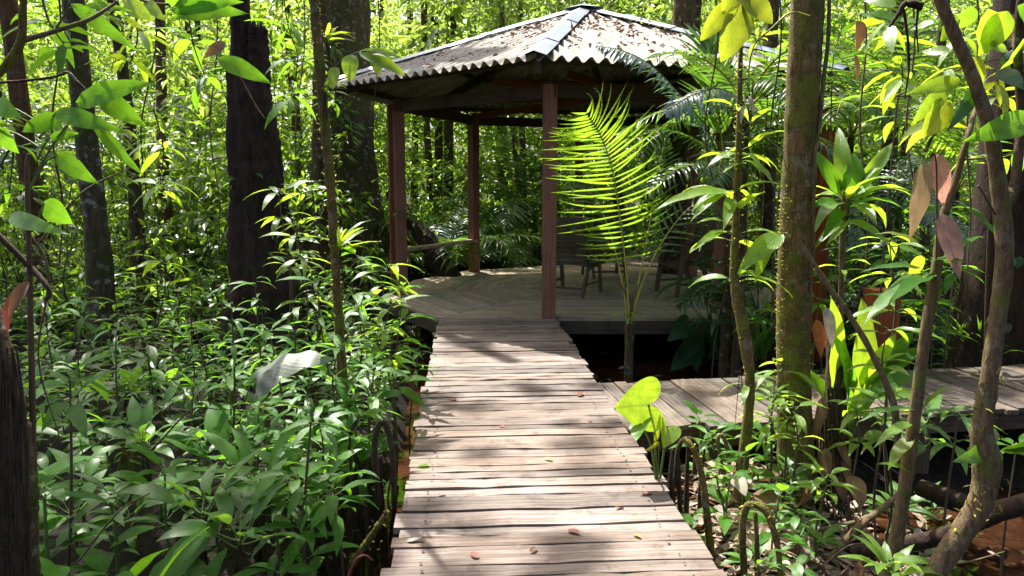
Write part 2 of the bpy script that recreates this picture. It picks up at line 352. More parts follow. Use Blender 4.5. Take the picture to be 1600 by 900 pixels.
def roof_mat():
    k = NT('weathered_corrugated_sheet'); tc = k.n('ShaderNodeTexCoord'); obj = tc.outputs['Object']; uv = tc.outputs['UV']
    a = k.noise(obj, 3.0, 6, .7); st = k.noise(k.mapv(uv, (34, 1.1, 1)), 1.0, 5, .7); c = k.noise(obj, 22, 4, .7)
    col = k.mix(k.step(a, .32, .68), (.22, .20, .17), (.43, .405, .35))
    col = k.mix(k.math('MULTIPLY', k.step(st, .48, .7), .6), col, (.12, .095, .07))
    col = k.mix(k.math('MULTIPLY', k.step(c, .58, .72), .35), col, (.15, .11, .075))
    col = k.mix(k.math('MULTIPLY', k.step(k.noise(obj, 8, 3), .6, .72), .5), col, (.13, .14, .07))
    return k.done(k.bsdf(col, .85, .25, k.bump(k.math('ADD', a, c), .3, .008)))
M['roof'] = roof_mat()

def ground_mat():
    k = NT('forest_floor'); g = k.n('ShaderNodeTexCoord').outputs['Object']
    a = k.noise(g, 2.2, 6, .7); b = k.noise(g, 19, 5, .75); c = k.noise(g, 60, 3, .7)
    col = k.mix(k.step(b, .35, .65), (.004, .003, .002), (.018, .012, .007))  # near black base puts the gloom between the plants into the colour
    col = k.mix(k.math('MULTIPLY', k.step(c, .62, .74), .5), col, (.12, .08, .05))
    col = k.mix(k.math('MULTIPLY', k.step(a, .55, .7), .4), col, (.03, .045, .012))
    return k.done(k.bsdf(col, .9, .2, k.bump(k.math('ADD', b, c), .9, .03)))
M['ground'] = ground_mat()
def water_mat():
    k = NT('tannin_water'); g = k.n('ShaderNodeTexCoord').outputs['Object']
    a = k.noise(g, 1.6, 5, .65); b = k.noise(g, 14, 4, .7)
    col = k.mix(k.step(a, .35, .7), (.010, .005, .0028), (.052, .021, .009))
    col = k.mix(k.math('MULTIPLY', k.step(b, .56, .66), .4), col, (.10, .05, .026))
    return k.done(k.bsdf(col, .07, .5, k.bump(k.noise(g, 5, 3), .12, .02)))
M['water'] = water_mat()

# ------------------------------------------------------------------ the setting: ground and water
BW_DIR = nrm(np.array([-.0605, .998, 0])); BW_PERP = np.array([BW_DIR[1], -BW_DIR[0], 0])
BW_C = (G(685, 497) + G(868, 497)) / 2; BW_W = 1.36
SW_DIR = nrm(np.array([3.78, .59, 0])); SW_PERP = np.array([-SW_DIR[1], SW_DIR[0], 0])
SW_0 = np.array([.66, 5.30, 0])
GZ = np.array([.95, 11.3, 0])

def sm(a, b, x): t = np.clip((x - a) / (b - a), 0, 1); return t * t * (3 - 2 * t)
def blob(x, y, cx, cy, rx, ry): return np.exp(-(((x - cx) / rx) ** 2 + ((y - cy) / ry) ** 2))
def hgt(x, y):
    x = np.asarray(x, float); y = np.asarray(y, float)
    z = -.36 + .07 * np.sin(x * 1.9 + 1.3 * np.sin(y * 1.1)) * np.cos(y * 1.6 + .7 * x) + .04 * np.sin(x * 5.1 + y * 3.7) * np.sin(y * 4.3 - x * 2.2)
    db = np.abs((x - BW_C[0]) * BW_PERP[0] + (y - BW_C[1]) * BW_PERP[1])
    inb = (1 - sm(8.0, 9.5, y))
    z = z - .40 * (1 - sm(.65, 1.15, db)) * inb
    z = z - .45 * blob(x, y, 2.2, 7.4, 2.2, 1.2) - .5 * blob(x, y, GZ[0], GZ[1], 2.6, 2.4)
    z = z - .45 * blob(x, y, 2.35, 3.75, .85, .75) - .3 * blob(x, y, 3.4, 4.6, 1.2, .7)
    z = z - .36 * blob(x, y, -.85, 3.0, .35, .5)
    z = z + .26 * blob(x, y, 1.62, 4.45, .55, .5) + .12 * blob(x, y, 1.3, 3.5, .4, .5)
    z = z + .25 * sm(12, 26, y)
    far = np.maximum(np.abs(x), np.abs(y - 10)); z = z * (1 - sm(40, 60, far)) + .1 * sm(40, 60, far)
    return z
def grid_axis(lo, hi, st, ext):
    c = np.arange(lo, hi + 1e-6, st); e = np.array([.5, 1.2, 2.5, 5, 10, 20, 45, 100, 250, 600])
    return np.concatenate([lo - e[::-1], c, hi + e])
gx = grid_axis(-12, 12, .12, 1); gy = grid_axis(-2, 24, .12, 1)
XX, YY = np.meshgrid(gx, gy, indexing='ij'); ZZ = hgt(XX, YY)
i, j = np.meshgrid(np.arange(len(gx) - 1), np.arange(len(gy) - 1), indexing='ij'); ny = len(gy)
Fg = np.stack([i * ny + j, (i + 1) * ny + j, (i + 1) * ny + j + 1, i * ny + j + 1], -1).reshape(-1, 4)
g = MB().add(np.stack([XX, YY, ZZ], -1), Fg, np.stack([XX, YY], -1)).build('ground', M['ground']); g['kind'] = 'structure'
wq = MB().add([[-14, -2, -.56], [14, -2, -.56], [14, 17, -.56], [-14, 17, -.56]], [[0, 1, 2, 3]]).build('water', M['water']); wq['kind'] = 'structure'

# ------------------------------------------------------------------ boardwalks
b = MB(); s_ = -7.6; nails = MB()
while s_ < 0.0:
    w = random.choice([.085, .10, .115, .13, .15, .16]); c = BW_C + BW_DIR * (s_ + w / 2)
    a0, a1 = BW_W / 2 + random.gauss(0, .012), BW_W / 2 + random.gauss(0, .012)
    skew = BW_DIR * random.gauss(0, .004); zz = np.array([0, 0, random.gauss(-.002, .003)])
    for q_ in (-.55, .55):
        for e_ in ((-.3, .3) if w > .1 else (0,)):
            nc_ = c + BW_PERP * (q_ + random.gauss(0, .008)) + BW_DIR * w * (e_ + random.gauss(0, .05)) + [0, 0, .0035]; ta = np.linspace(0, 6.283, 6, endpoint=False); rn = random.uniform(.005, .0085)
            nails.add(np.vstack([nc_ + rn * np.stack([np.cos(ta), np.sin(ta), 0 * ta], -1), nc_ + [0, 0, .002]]), [[q2, (q2 + 1) % 6, 6] for q2 in range(6)])
    b.plank(c - BW_PERP * a0 - skew + zz, c + BW_PERP * a1 + skew + zz, w, .032, seg=10, jit=.0034, tint=random.uniform(.1, .95)); s_ += w + random.choice([.006, .009, .013, .019])
bw = b.build('boardwalk', M['deck'], smooth=False); bw['kind'] = 'structure'
nails.build('nail_heads', M['nail'], bw)['kind'] = 'stuff'
fr = MB()
for q in (-.55, .55):
    fr.bar(BW_C + BW_PERP * q + BW_DIR * -7.6 + [0, 0, -.11], BW_C + BW_PERP * q + [0, 0, -.11], .06, .14)
    for s in (-7.2, -5.7, -4.2, -2.7, -1.2): fr.bar(BW_C + BW_PERP * q + BW_DIR * s + [0, 0, -1.0], BW_C + BW_PERP * q + BW_DIR * s + [0, 0, -.19], .09, .09, up=(0, 1, 0))
fo = fr.build('boardwalk_frame', M['frame_wood'], bw, smooth=False)

b = MB(); s_ = -.0
while s_ < 7.0:
    w = random.choice([.10, .12, .14, .15]); c = SW_0 + SW_DIR * (s_ + w / 2); h = .55
    zz = np.array([0, 0, -.006 + random.gauss(0, .003)])
    b.plank(c - SW_PERP * (h + random.gauss(0, .012)) + zz, c + SW_PERP * (h + random.gauss(0, .012)) + zz, w, .032, seg=8, jit=.0025, tint=random.uniform(.05, .7)); s_ += w + random.choice([.005, .008, .012])
sw = b.build('side_boardwalk', M['deck_side'], smooth=False); sw['kind'] = 'structure'
fr = MB()
for q in (-.45, .45):
    fr.bar(SW_0 + SW_PERP * q + SW_DIR * .1 + [0, 0, -.115], SW_0 + SW_PERP * q + SW_DIR * 7 + [0, 0, -.115], .06, .14)
    for s in (.6, 2.2, 3.8, 5.4): fr.bar(SW_0 + SW_PERP * q + SW_DIR * s + [0, 0, -1.0], SW_0 + SW_PERP * q + SW_DIR * s + [0, 0, -.19], .09, .09, up=(0, 1, 0))
fr.build('boardwalk_frame', M['frame_wood'], sw, smooth=False)

# far boardwalk leaving the gazebo at the back
b = MB(); A0, A1 = np.array([2.3, 14.1, .0]), np.array([5.2, 24.0, .25]); dd = nrm(A1 - A0); pp = nrm(np.cross(dd, (0, 0, 1))); s_ = 0
while s_ < 9.5:
    w = .15; c = A0 + dd * s_; b.plank(c - pp * .6, c + pp * .6, w, .035, seg=2, jit=.003, tint=random.uniform(.2, .9)); s_ += w + .01
fw = b.build('far_boardwalk', M['deck'], smooth=False); fw['kind'] = 'structure'

# ------------------------------------------------------------------ gazebo
gz = thing('gazebo', 'open hexagonal wooden gazebo with a corrugated sheet roof and red brown posts', 'gazebo', GZ)
# deck: hexagon-like platform of concentric boards
PLAT = np.array([G(683, 498)[:2], [-1.75, 10.2], [-1.55, 11.9], [-.75, 13.2], [1.5, 14.3], [3.3, 13.2], [3.9, 10.9], [2.75, 8.62]])
pc = np.array([.95, 11.3])
b = MB()
for kx in range(len(PLAT)):
    p0, p1 = PLAT[kx], PLAT[(kx + 1) % len(PLAT)]
    d = nrm(p1 - p0); nin = np.array([d[1], -d[0]]); 
    if np.dot(pc - p0, nin) < 0: nin = -nin
    H = float(np.dot(pc - p0, nin)); y = 0
    while y < H - .02:
        w = min(random.choice([.10, .12, .13]), H - y); f0, f1 = y / H, (y + w) / H
        fm = (f0 + f1) / 2; a = p0 + (pc - p0) * fm; e = p1 + (pc - p1) * fm
        b.plank([*a, .006], [*e, .006], w - .006, .034, seg=max(2, int(np.linalg.norm(e - a) / .4)), jit=.0018, tint=random.uniform(.25, .8)); y += w
b.build('floor_deck', M['deck_pale'], gz, smooth=False)
b = MB()
for kx in range(len(PLAT)):
    p0, p1 = PLAT[kx], PLAT[(kx + 1) % len(PLAT)]; p0 = pc + (p0 - pc) * .994; p1 = pc + (p1 - pc) * .994
    b.bar([*p0, -.105], [*p1, -.105], .045, .15, tint=.3)
b.build('rim_joist', M['frame_wood'], gz, smooth=False)
for kx in range(len(PLAT)):
    p = pc + (PLAT[kx] - pc) * .93
    MB().bar([*p, -1.1], [*p, -.19], .14, .14, up=(0, 1, 0)).build('pile', M['frame_wood'], gz, smooth=False)

POSTS = [W(857, 495, 8.66)[:2], W(628, 460, 10.4)[:2], W(741, 425, 13.0)[:2], W(903, 415, 14.0)[:2], W(1080, 425, 12.3)[:2], W(1126, 470, 9.6)[:2]]
BEAM_Z = 2.62
for kx, p in enumerate(POSTS):
    w = .155 if kx in (0, 5) else .14; th = math.atan2(p[1] - GZ[1], p[0] - GZ[0]) + (.22 if kx == 0 else 0)
    up = (math.cos(th), math.sin(th), 0); mb = MB()
    mb.bar([*p, .004 if kx != 0 else -.2], [*p, BEAM_Z], w, w, up=up if kx else (0, 1, 0), tint=.55)
    if kx == 1:
        q = p + np.array([-.10, .07]); mb.bar([*q, .004], [*q, BEAM_Z - .05], .10, .11, up=up, tint=.2)
    mb.build('post', M['red_wood'], gz, smooth=False)
RC, APEX, EAVE = np.array([1.02, 11.35]), 3.98, 2.80
ANG0 = math.atan2(POSTS[0][1] - RC[1], POSTS[0][0] - RC[0]); RR = 3.62
CORN = [RC + RR * np.array([math.cos(ANG0 - kx * math.pi / 3), math.sin(ANG0 - kx * math.pi / 3)]) for kx in range(6)]
for kx in range(6):
    p0, p1 = POSTS[kx], POSTS[(kx + 1) % 6]; d = nrm(p1 - p0)
    MB().bar([*(p0 - d * .1), BEAM_Z + .002 * kx - .07], [*(p1 + d * .1), BEAM_Z + .002 * kx - .07], .06, .15, tint=.25).build('ring_beam', M['frame_wood'], gz, smooth=False)
    c0 = CORN[kx]; lo = np.array([*(RC + (c0 - RC) * .97), EAVE - .085]); hi = np.array([*(RC + (c0 - RC) * .03), APEX - .12])
    MB().bar(lo, hi, .07, .13, tint=.3).build('hip_rafter', M['frame_wood'], gz, smooth=False)
    for f in (.93, .6, .3):
        e0 = RC + (c0 - RC) * f; e1 = RC + (CORN[(kx + 1) % 6] - RC) * f; z = APEX - .1 + (EAVE - APEX) * f + .018
        MB().bar([*e0, z], [*e1, z], .05, .07, tint=.35).build('purlin', M['frame_wood'], gz, smooth=False)
    dq = nrm(p1 - p0)
    # diagonal cross braces under the ceiling
    e0 = np.array([*p0, BEAM_Z - .01]); e1 = np.array([*(RC * .5 + POSTS[(kx + 2) % 6] * .5), BEAM_Z + .25 + .01 * kx])
    MB().bar(e0, e1, .05, .10, tint=.45).build('tie_beam', M['red_wood'], gz, smooth=False)
# roof panels
AP = np.array([*RC, APEX])
for kx in range(6):
    c0 = np.array([*CORN[kx], EAVE]); c1 = np.array([*CORN[(kx + 1) % 6], EAVE]); E = nrm(c1 - c0); Lh = np.linalg.norm(c1 - c0)
    mid = (c0 + c1) / 2; S = AP - mid; SL = np.linalg.norm(S); S = S / SL; N = nrm(np.cross(E, S)); N = N if N[2] > 0 else -N
    pit, amp = .16, .031; ns = int(Lh / pit * 8); ss = np.linspace(0, Lh, ns); rows = 16
    top = SL * (1 - np.abs(ss - Lh / 2) / (Lh / 2))
    sheet = np.floor(ss / .9); lip = np.array([random.uniform(-.03, .035) for _ in range(40)])[sheet.astype(int)]
    tt = np.linspace(0, 1, rows)[:, None]; dist = (-.06 - lip)[None] * (1 - tt) + tt * np.maximum(top, -.02)[None]
    wave = amp * np.cos(ss / pit * 2 * np.pi)[None] + np.where(dist < SL * .5, 0.0, -.016) + np.where(sheet % 2 == 0, .004, 0)[None]
    V = c0[None, None] + ss[None, :, None] * E + dist[..., None] * S + wave[..., None] * N
    V2 = V - N * .009
    i, j = np.meshgrid(np.arange(rows - 1), np.arange(ns - 1), indexing='ij')
    F = np.stack([i * ns + j, i * ns + j + 1, (i + 1) * ns + j + 1, (i + 1) * ns + j], -1).reshape(-1, 4)
    uv = np.stack([np.broadcast_to(ss, (rows, ns)) + kx * 7, dist], -1)
    mb = MB().add(V, F, uv).add(V2, F[:, ::-1], uv)
    jj = np.arange(ns - 1); mb.add(np.vstack([V[0], V2[0]]), np.stack([jj, ns + jj, ns + jj + 1, jj + 1], -1), np.vstack([uv[0], uv[0]]))
    mb.build('roof_panel', M['roof'], gz)
# hip caps: folded metal strips in short lengths
for kx in range(6):
    c0 = np.array([*(RC + (CORN[kx] - RC) * 1.02), EAVE - .01]); A = AP + np.array([0, 0, .0]); d = nrm(A - c0); L = np.linalg.norm(A - c0)
    sd_ = nrm(np.cross(d, (0, 0, 1))); u = np.cross(sd_, d); mb = MB(); n = 5
    for q in range(n):
        a = c0 + d * (L * q / n - .03); e = c0 + d * (L * (q + 1) / n + .03); lift = .05 + .006 * (q % 2) + random.uniform(-.003, .003)
        hw = .13; yaw = sd_ * random.uniform(-.01, .01)
        V = [a - sd_ * hw + u * (lift - .035), a + u * (lift + .012), a + sd_ * hw + u * (lift - .035), e - sd_ * hw + u * (lift - .035) + yaw, e + u * (lift + .012) + yaw, e + sd_ * hw + u * (lift - .035) + yaw]
        V += [v - u * .003 for v in V]
        mb.add(V, [[0, 1, 4, 3], [1, 2, 5, 4], [7, 6, 9, 10], [8, 7, 10, 11], [0, 6, 7, 1], [1, 7, 8, 2], [2, 8, 11, 5], [3, 9, 6, 0]], None, random.uniform(.2, 1))
    mb.build('hip_cap', M['tin'], gz, smooth=False)
th = np.linspace(0, 2 * np.pi, 6, endpoint=False) + ANG0
capV = np.vstack([np.stack([RC[0] + .30 * np.cos(th), RC[1] + .30 * np.sin(th), np.full(6, APEX + .005)], -1), [[*RC, APEX + .085]]])
MB().add(capV, [[q, (q + 1) % 6, 6] for q in range(6)]).build('apex_cap', M['tin'], gz, smooth=False)
# side bench board between two back posts
MB().bar([*POSTS[1], .62], [*POSTS[2], .54], .14, .045, tint=.8).build('bench_board', M['deck_pale'], gz, smooth=False)

# fallen leaf debris on the roof
mb = MB(); NR = 6500
for kx in range(6):
    c0 = np.array([*CORN[kx], EAVE]); c1 = np.array([*CORN[(kx + 1) % 6], EAVE]); E = nrm(c1 - c0); N = nrm(np.cross(E, AP - (c0 + c1) / 2)); N = N if N[2] > 0 else -N
    n = NR // 6; a = RNG.uniform(0, 1, n); f = 1 - np.sqrt(RNG.uniform(0, 1, n)) * .98; keep = RNG.uniform(0, 1, n) < (.15 + .95 * np.sin(a * 9 + f * 7) ** 2) * (.12 + 1.1 * f)
    e = c0 + (c1 - c0) * a[:, None]; P = e + (AP - e) * f[:, None] + N * .022; P = P[keep]; n = len(P)
    D = nrm(RNG.normal(0, 1, (n, 3))); D = nrm(D - (D @ N)[:, None] * N * .85)
    mb.quads(P, D, np.broadcast_to(N, (n, 3)) + RNG.normal(0, .35, (n, 3)), RNG.uniform(.05, .14, n), RNG.uniform(.025, .06, n), RNG.uniform(0, .7, n))
rl = mb.build('roof_litter', M['roof_litter']); rl['kind'] = 'stuff'

# standalone reddish posts right of the gazebo
p = G(1403, 600, 0.0) + [0, .35, 0]
MB().bar([p[0], p[1], -.8], [p[0], p[1], .70], .215, .2, up=(0, 1, 0), tint=.5).build('wooden_post', M['red_wood'], None, smooth=False)
tag(bpy.data.objects['wooden_post'], 'short thick red brown post beside the side boardwalk', 'post')
p = W(1278, 420, 8.8)
MB().bar([p[0], p[1], -.6], [p[0], p[1], 2.55], .155, .155, up=(0, 1, 0), tint=.4).build('wooden_post', M['red_wood'], None, smooth=False)
tag(bpy.data.objects['wooden_post.001'], 'tall red brown post standing behind the mossy tree', 'post')

# ------------------------------------------------------------------ chairs
def make_chair(loc, rz, label):
    t = thing('armchair', label, 'chair', (0, 0, 0), 'wooden armchairs on the gazebo deck')
    w, dp, sh = .56, .46, .43; wd = M['chair_wood']
    mb = MB()
    for q in range(6): mb.obox((-.20 + q * .085, 0, sh - .004 * q), ((1, 0, 0), (0, 1, 0), (0, 0, 1)), (.034, w / 2 - .02, .011), random.uniform(.3, .8))
    mb.build('seat', wd, t, smooth=False)
    mb = MB(); tl = .27
    bdir = np.array([-math.sin(tl), 0, math.cos(tl)]); o = np.array([-.21, 0, sh - .02]); nn = np.array([math.cos(tl), 0, math.sin(tl)])
    for s in (-1, 1): mb.obox(o + bdir * .31 + np.array([0, s * (w / 2 - .02), 0]), (bdir, (0, 1, 0), nn), (.32, .022, .014), .4)
    for q in range(8): mb.obox(o + bdir * (.08 + q * .072), ((0, 1, 0), bdir, nn), (w / 2 - .043, .029, .011), random.uniform(.3, .9))
    mb.obox(o + bdir * .655, ((0, 1, 0), bdir, nn), (w / 2 + .005, .03, .014), .6)
    mb.build('backrest', wd, t, smooth=False)
    for s in (-1, 1):
        y = s * (w / 2 + .012)
        MB().bar((.27, y, 0), (.17, y, .64), .06, .034, up=(0, 1, 0), tint=.5).build('leg', wd, t, smooth=False)
        MB().bar((-.34, y - s * .026, 0), (-.10, y - s * .026, sh), .06, .034, up=(0, 1, 0), tint=.5).build('leg', wd, t, smooth=False)
        mb = MB(); mb.bar((-.31, y, .64), (.23, y, .665), .055, .022, tint=.7).build('armrest', wd, t, smooth=False)
        MB().bar((-.26, y - s * .002, .16), (.245, y - s * .002, .16), .02, .03, tint=.5).build('stretcher', wd, t, smooth=False)
    MB().bar((.20, -w / 2 + .001, sh - .045), (.20, w / 2 - .001, sh - .045), .02, .05).build('seat_rail', wd, t, smooth=False)
    MB().bar((-.27, -w / 2 + .001, .1), (-.27, w / 2 - .001, .1), .02, .03).build('stretcher', wd, t, smooth=False)
    t.location = [float(v) for v in loc]; t.rotation_euler = (0, 0, rz); return t
z0 = .010
make_chair((*W(897, 452, 10.55)[:2], z0), R(62), 'dark slatted armchair close behind the front gazebo post, back to us')
make_chair((*W(944, 428, 12.4)[:2], z0), R(100), 'dark slatted armchair farther back, partly behind the glowing palm frond')
make_chair((*W(1068, 455, 10.5)[:2], z0), R(197), 'dark slatted armchair on the right of the deck, turned sideways')

# ------------------------------------------------------------------ plant builders
UPV = np.array([0, 0, 1.0])
def rv(s): return np.array([random.gauss(0, s), random.gauss(0, s), random.gauss(0, s)])
def leaf_obj(parent, p0, p1, wid, mat, stem_from=None, up=None, bend=.5, fold=.3, prof='lance', tint=None, name='leaf', seg=12, pr=.003, pm='stem_green', ripple=.011, label=None):
    """one leaf from its base p0 to its tip p1 with a petiole from stem_from"""
    p0 = np.asarray(p0, float); p1 = np.asarray(p1, float); d = p1 - p0; L = np.linalg.norm(d)
    up = np.array([0, -.35, 1.0]) + rv(.25) if up is None else np.asarray(up, float)
    # start direction raised so that the drooping leaf still ends at the tip
    D = nrm(d); S = nrm(np.cross(D, up)); Nn = np.cross(S, D); D2 = nrm(D + Nn * math.tan(bend * .45))
    mb = MB(); mb.leaves([p0], D2, Nn, L * (1 + .06 * bend * bend), wid, bend, fold, random.random() if tint is None else tint, seg, prof, ripple)
    if stem_from is not None:
        sf = np.asarray(stem_from, float); m = (sf + p0) / 2 + np.array([0, 0, .08 * np.linalg.norm(p0 - sf)])
        mb.tube([sf, m, p0 + D2 * L * .02], [pr * 1.3, pr, pr * .8], 5, 5, mi=1, cap=False)
    o = mb.build(name, [M[mat], M[pm]], parent)
    if label: o['label'] = label
    return o
def whorl(parent, c, n, L, wid, mat, elev=(.0, .7), bend=(.5, 1.1), az=(0, 360), prof='lance', pet=.25, spread=.03, name='leaf', pm='stem_green', pr=.003, fold=.22, sep=True, mb=None, tint=(0, 1), seg=7):
    """leaves radiating from one point on a stem"""
    for q in range(n):
        a = R(az[0] + (az[1] - az[0]) * (q + random.uniform(.1, .9)) / n); e = random.uniform(*elev); l = L * random.uniform(.7, 1.15)
        D = np.array([math.cos(a) * math.cos(e), math.sin(a) * math.cos(e), math.sin(e)]); s0 = np.asarray(c) + np.array([0, 0, random.uniform(-spread, spread)])
        p0 = s0 + D * l * pet; bd = random.uniform(*bend)
        m = MB() if sep else mb
        Sd = nrm(np.cross(D, UPV)); Nn = np.cross(Sd, D) + Sd * random.gauss(0, .25)
        m.leaves([p0], D, Nn, l, wid * l / L * random.uniform(.85, 1.15), bd, fold, random.uniform(*tint), seg, prof, .006)
        if pet > .05: m.tube([s0, (s0 + p0) / 2 + [0, 0, -.03 * l], p0 + D * l * .02], [pr * 1.3, pr, pr * .8], 5, 4, mi=1, cap=False)
        if sep: m.build(name, [M[mat], M[pm]], parent)
def stem_obj(parent, pts, rad, mat='stem_brown', name='stem', sides=7, n=16, jit=.05):
    return MB().tube(pts, rad, sides, n, jit).build(name, M[mat], parent)
def frond(parent, pts, n, plen, pwid, mat, up=(0, 0, 1), ang=(75, 35), lift=.15, droop=.8, start=.12, r=(.012, .003), pm='petiole_yellow', name='frond', tint=(.2, 1), seg=7, taper=.45, gap=0.0):
    """pinnate palm leaf along a rachis"""
    c = spline(pts, 40); T = nrm(np.gradient(c, axis=0)); mb = MB(); mb.tube(c, [r[0], r[1]], 6, 40, mi=1)
    f = np.linspace(start, .995, n); idx = f * 39; P = np.stack([np.interp(idx, np.arange(40), c[:, k]) for k in range(3)], -1); TT = nrm(np.stack([np.interp(idx, np.arange(40), T[:, k]) for k in range(3)], -1))
    up = np.asarray(up, float); S = nrm(np.cross(TT, up)); Nn = np.cross(S, TT)
    g = (f - start) / (1 - start); ll = plen * np.clip(np.sin(np.pi * (g * .80 + .16)) ** .6, .25, 1) * np.where(g > .9, 1 - (g - .9) * 3.0, 1)
    a = np.radians(ang[0] + (ang[1] - ang[0]) * g)
    for s in (-1, 1):
        keep = RNG.uniform(0, 1, n) > gap
        aa = a + RNG.normal(0, .06, n); D = np.cos(aa)[:, None] * TT + np.sin(aa)[:, None] * S * s + Nn * (lift + RNG.normal(0, .06, n))[:, None]
        mb.leaves(P[keep], D[keep], (Nn + RNG.normal(0, .12, (n, 3)))[keep], (ll * RNG.uniform(.88, 1.08, n))[keep], pwid * RNG.uniform(.8, 1.1, n)[keep], (droop * RNG.uniform(.45, 1.6, n))[keep], .35, RNG.uniform(*tint, n)[keep], seg, 'pinna')
    return mb.build(name, [M[mat], M[pm]], parent)
def auto_frond(parent, c, az, elev, L, sag, n=26, plen=.5, pwid=.035, mat='palm', **kw):
    a = R(az); pts = []; p = np.array(c, float); e = R(elev)
    for q in range(9):
        pts.append(p.copy()); p = p + np.array([math.cos(a) * math.cos(e), math.sin(a) * math.cos(e), math.sin(e)]) * L / 8; e -= R(sag) / 8
    return frond(parent, pts, n, plen, pwid, mat, **kw)

# ------------------------------------------------------------------ forest trees (trunk in view, crown unseen above, often placed to cast chosen shade)
def crown_mb(center, rad, n, size, flat=.5):
    mb = MB(); nc = max(4, n // 70)
    cc = RNG.normal(0, .55, (nc, 3)); cc = cc / np.maximum(1, np.linalg.norm(cc, axis=1, keepdims=True)); cc = np.asarray(center) + cc * np.asarray(rad)
    k = RNG.integers(0, nc, n); cr = RNG.uniform(.18, .42, nc) * min(rad[0], rad[1])
    P = cc[k] + RNG.normal(0, .5, (n, 3)) * cr[k][:, None] * np.array([1, 1, flat])
    D = RNG.normal(0, 1, (n, 3)); D[:, 2] = D[:, 2] * .4 - .25; U = np.array([0, 0, 1.0]) + RNG.normal(0, .45, (n, 3))
    ct = RNG.uniform(.1, .9, nc)
    L = RNG.uniform(.7, 1.3, n) * size
    return mb.quads(P, D, U, L, L * RNG.uniform(.36, .5, n), np.clip(ct[k] + RNG.normal(0, .2, n), 0, 1))
def base_flare(k, pw=10):
    ph = random.uniform(0, 6)
    return lambda t, th: 1 + k * np.exp(-t * pw) * (1 + .6 * np.sin(th * 4 + ph) + .3 * np.sin(th * 7 + ph))
def tree(px, wpx, Y, label, mat='bark', lean=0.0, top=11.0, shade_crown=None, group=None, flare=.5, name='forest_tree', wob=.05, cn=500, cs=.22, base_px=None, sides=14):
    x = (px - 800) / FPX * Y * 1.01; r = wpx / FPX * Y * .5; z0 = float(hgt(x, Y)) - .12
    o = thing(name, label, 'tree', (x, Y, z0), group)
    ph = random.uniform(0, 6)
    pts = [np.array([x + lean * q / 10 * (top - z0) - lean * 2.2 + wob * math.sin(q * .9 + ph) * (q > 0), Y + wob * math.cos(q * .7 + ph), z0 + (top - z0) * q / 10]) for q in range(11)]
    MB().tube(pts, [r * 1.08, r, r * .95, r * .85, r * .7], sides, 44, .05, flare=base_flare(flare)).build('trunk', M[mat], o)
    cx = pts[-1] if shade_crown is None else np.asarray(shade_crown[0], float); cr = (2.0, 2.0, 1.2) if shade_crown is None else shade_crown[1]
    mb = crown_mb(cx, cr, cn if shade_crown is None else shade_crown[2], cs)
    for q in range(4):
        a = cx + RNG.normal(0, .35, 3) * np.array(cr); mb.tube([pts[-2 - (q % 2)], (pts[-1] + a) / 2 + rv(.1), a], [r * .5, r * .3, .015], 6, 8, .05, mi=1, cap=False)
    mb.build('shade_crown', [M['leaf_far'], M[mat]], o)  # unseen; several are set away from their trunk to cast wanted shade
    return o
def shade(gx_, gy_, z): return np.array([gx_, gy_, 0]) + SUN_DIR * (z / SUN_DIR[2])  # sets an unseen crown so its shadow falls on the given ground point

tree(57, 27, 10.0, 'slim reddish trunk near the left edge of the photo', 'bark_red', .012, shade_crown=(shade(-4.2, 6.0, 10.5), (1.5, 1.4, .8), 700))
tree(157, 31, 8.4, 'straight lichen spotted trunk left of the black snag, tallest in the near left', 'bark_grey', .012, shade_crown=(shade(-2.75, 3.35, 10.5), (1.25, 1.25, .8), 1400))
tree(214, 17, 10.5, 'dark trunk close behind the lichen spotted trunk', 'bark', -.03, shade_crown=(shade(-3.3, 4.9, 11.5), (1.5, 1.4, .8), 1100))
tree(272, 15, 13.0, 'thin sunlit trunk alone between lichen trunk and black snag', 'bark_red', .004)
tree(18, 12, 15, 'thin far trunk at the far left edge', 'bark', .01)
tree(330, 9, 17.0, 'thin trunk in the sunlit forest left of the black snag', 'bark', .0, shade_crown=(shade(-1.55, 2.75, 10.5), (1.1, 1.0, .7), 600))
tree(545, 78, 14.0, 'massive lichen covered tree behind the left gazebo post', 'bark_grey', -.0, top=13, flare=.9, shade_crown=(shade(-5.5, 8.5, 13), (2, 1.8, 1), 700))
tree(512, 26, 12.2, 'dark trunk standing against the massive lichen tree', 'bark', .0, shade_crown=(shade(1.5, 12.5, 12), (1.5, 1.5, .8), 300))
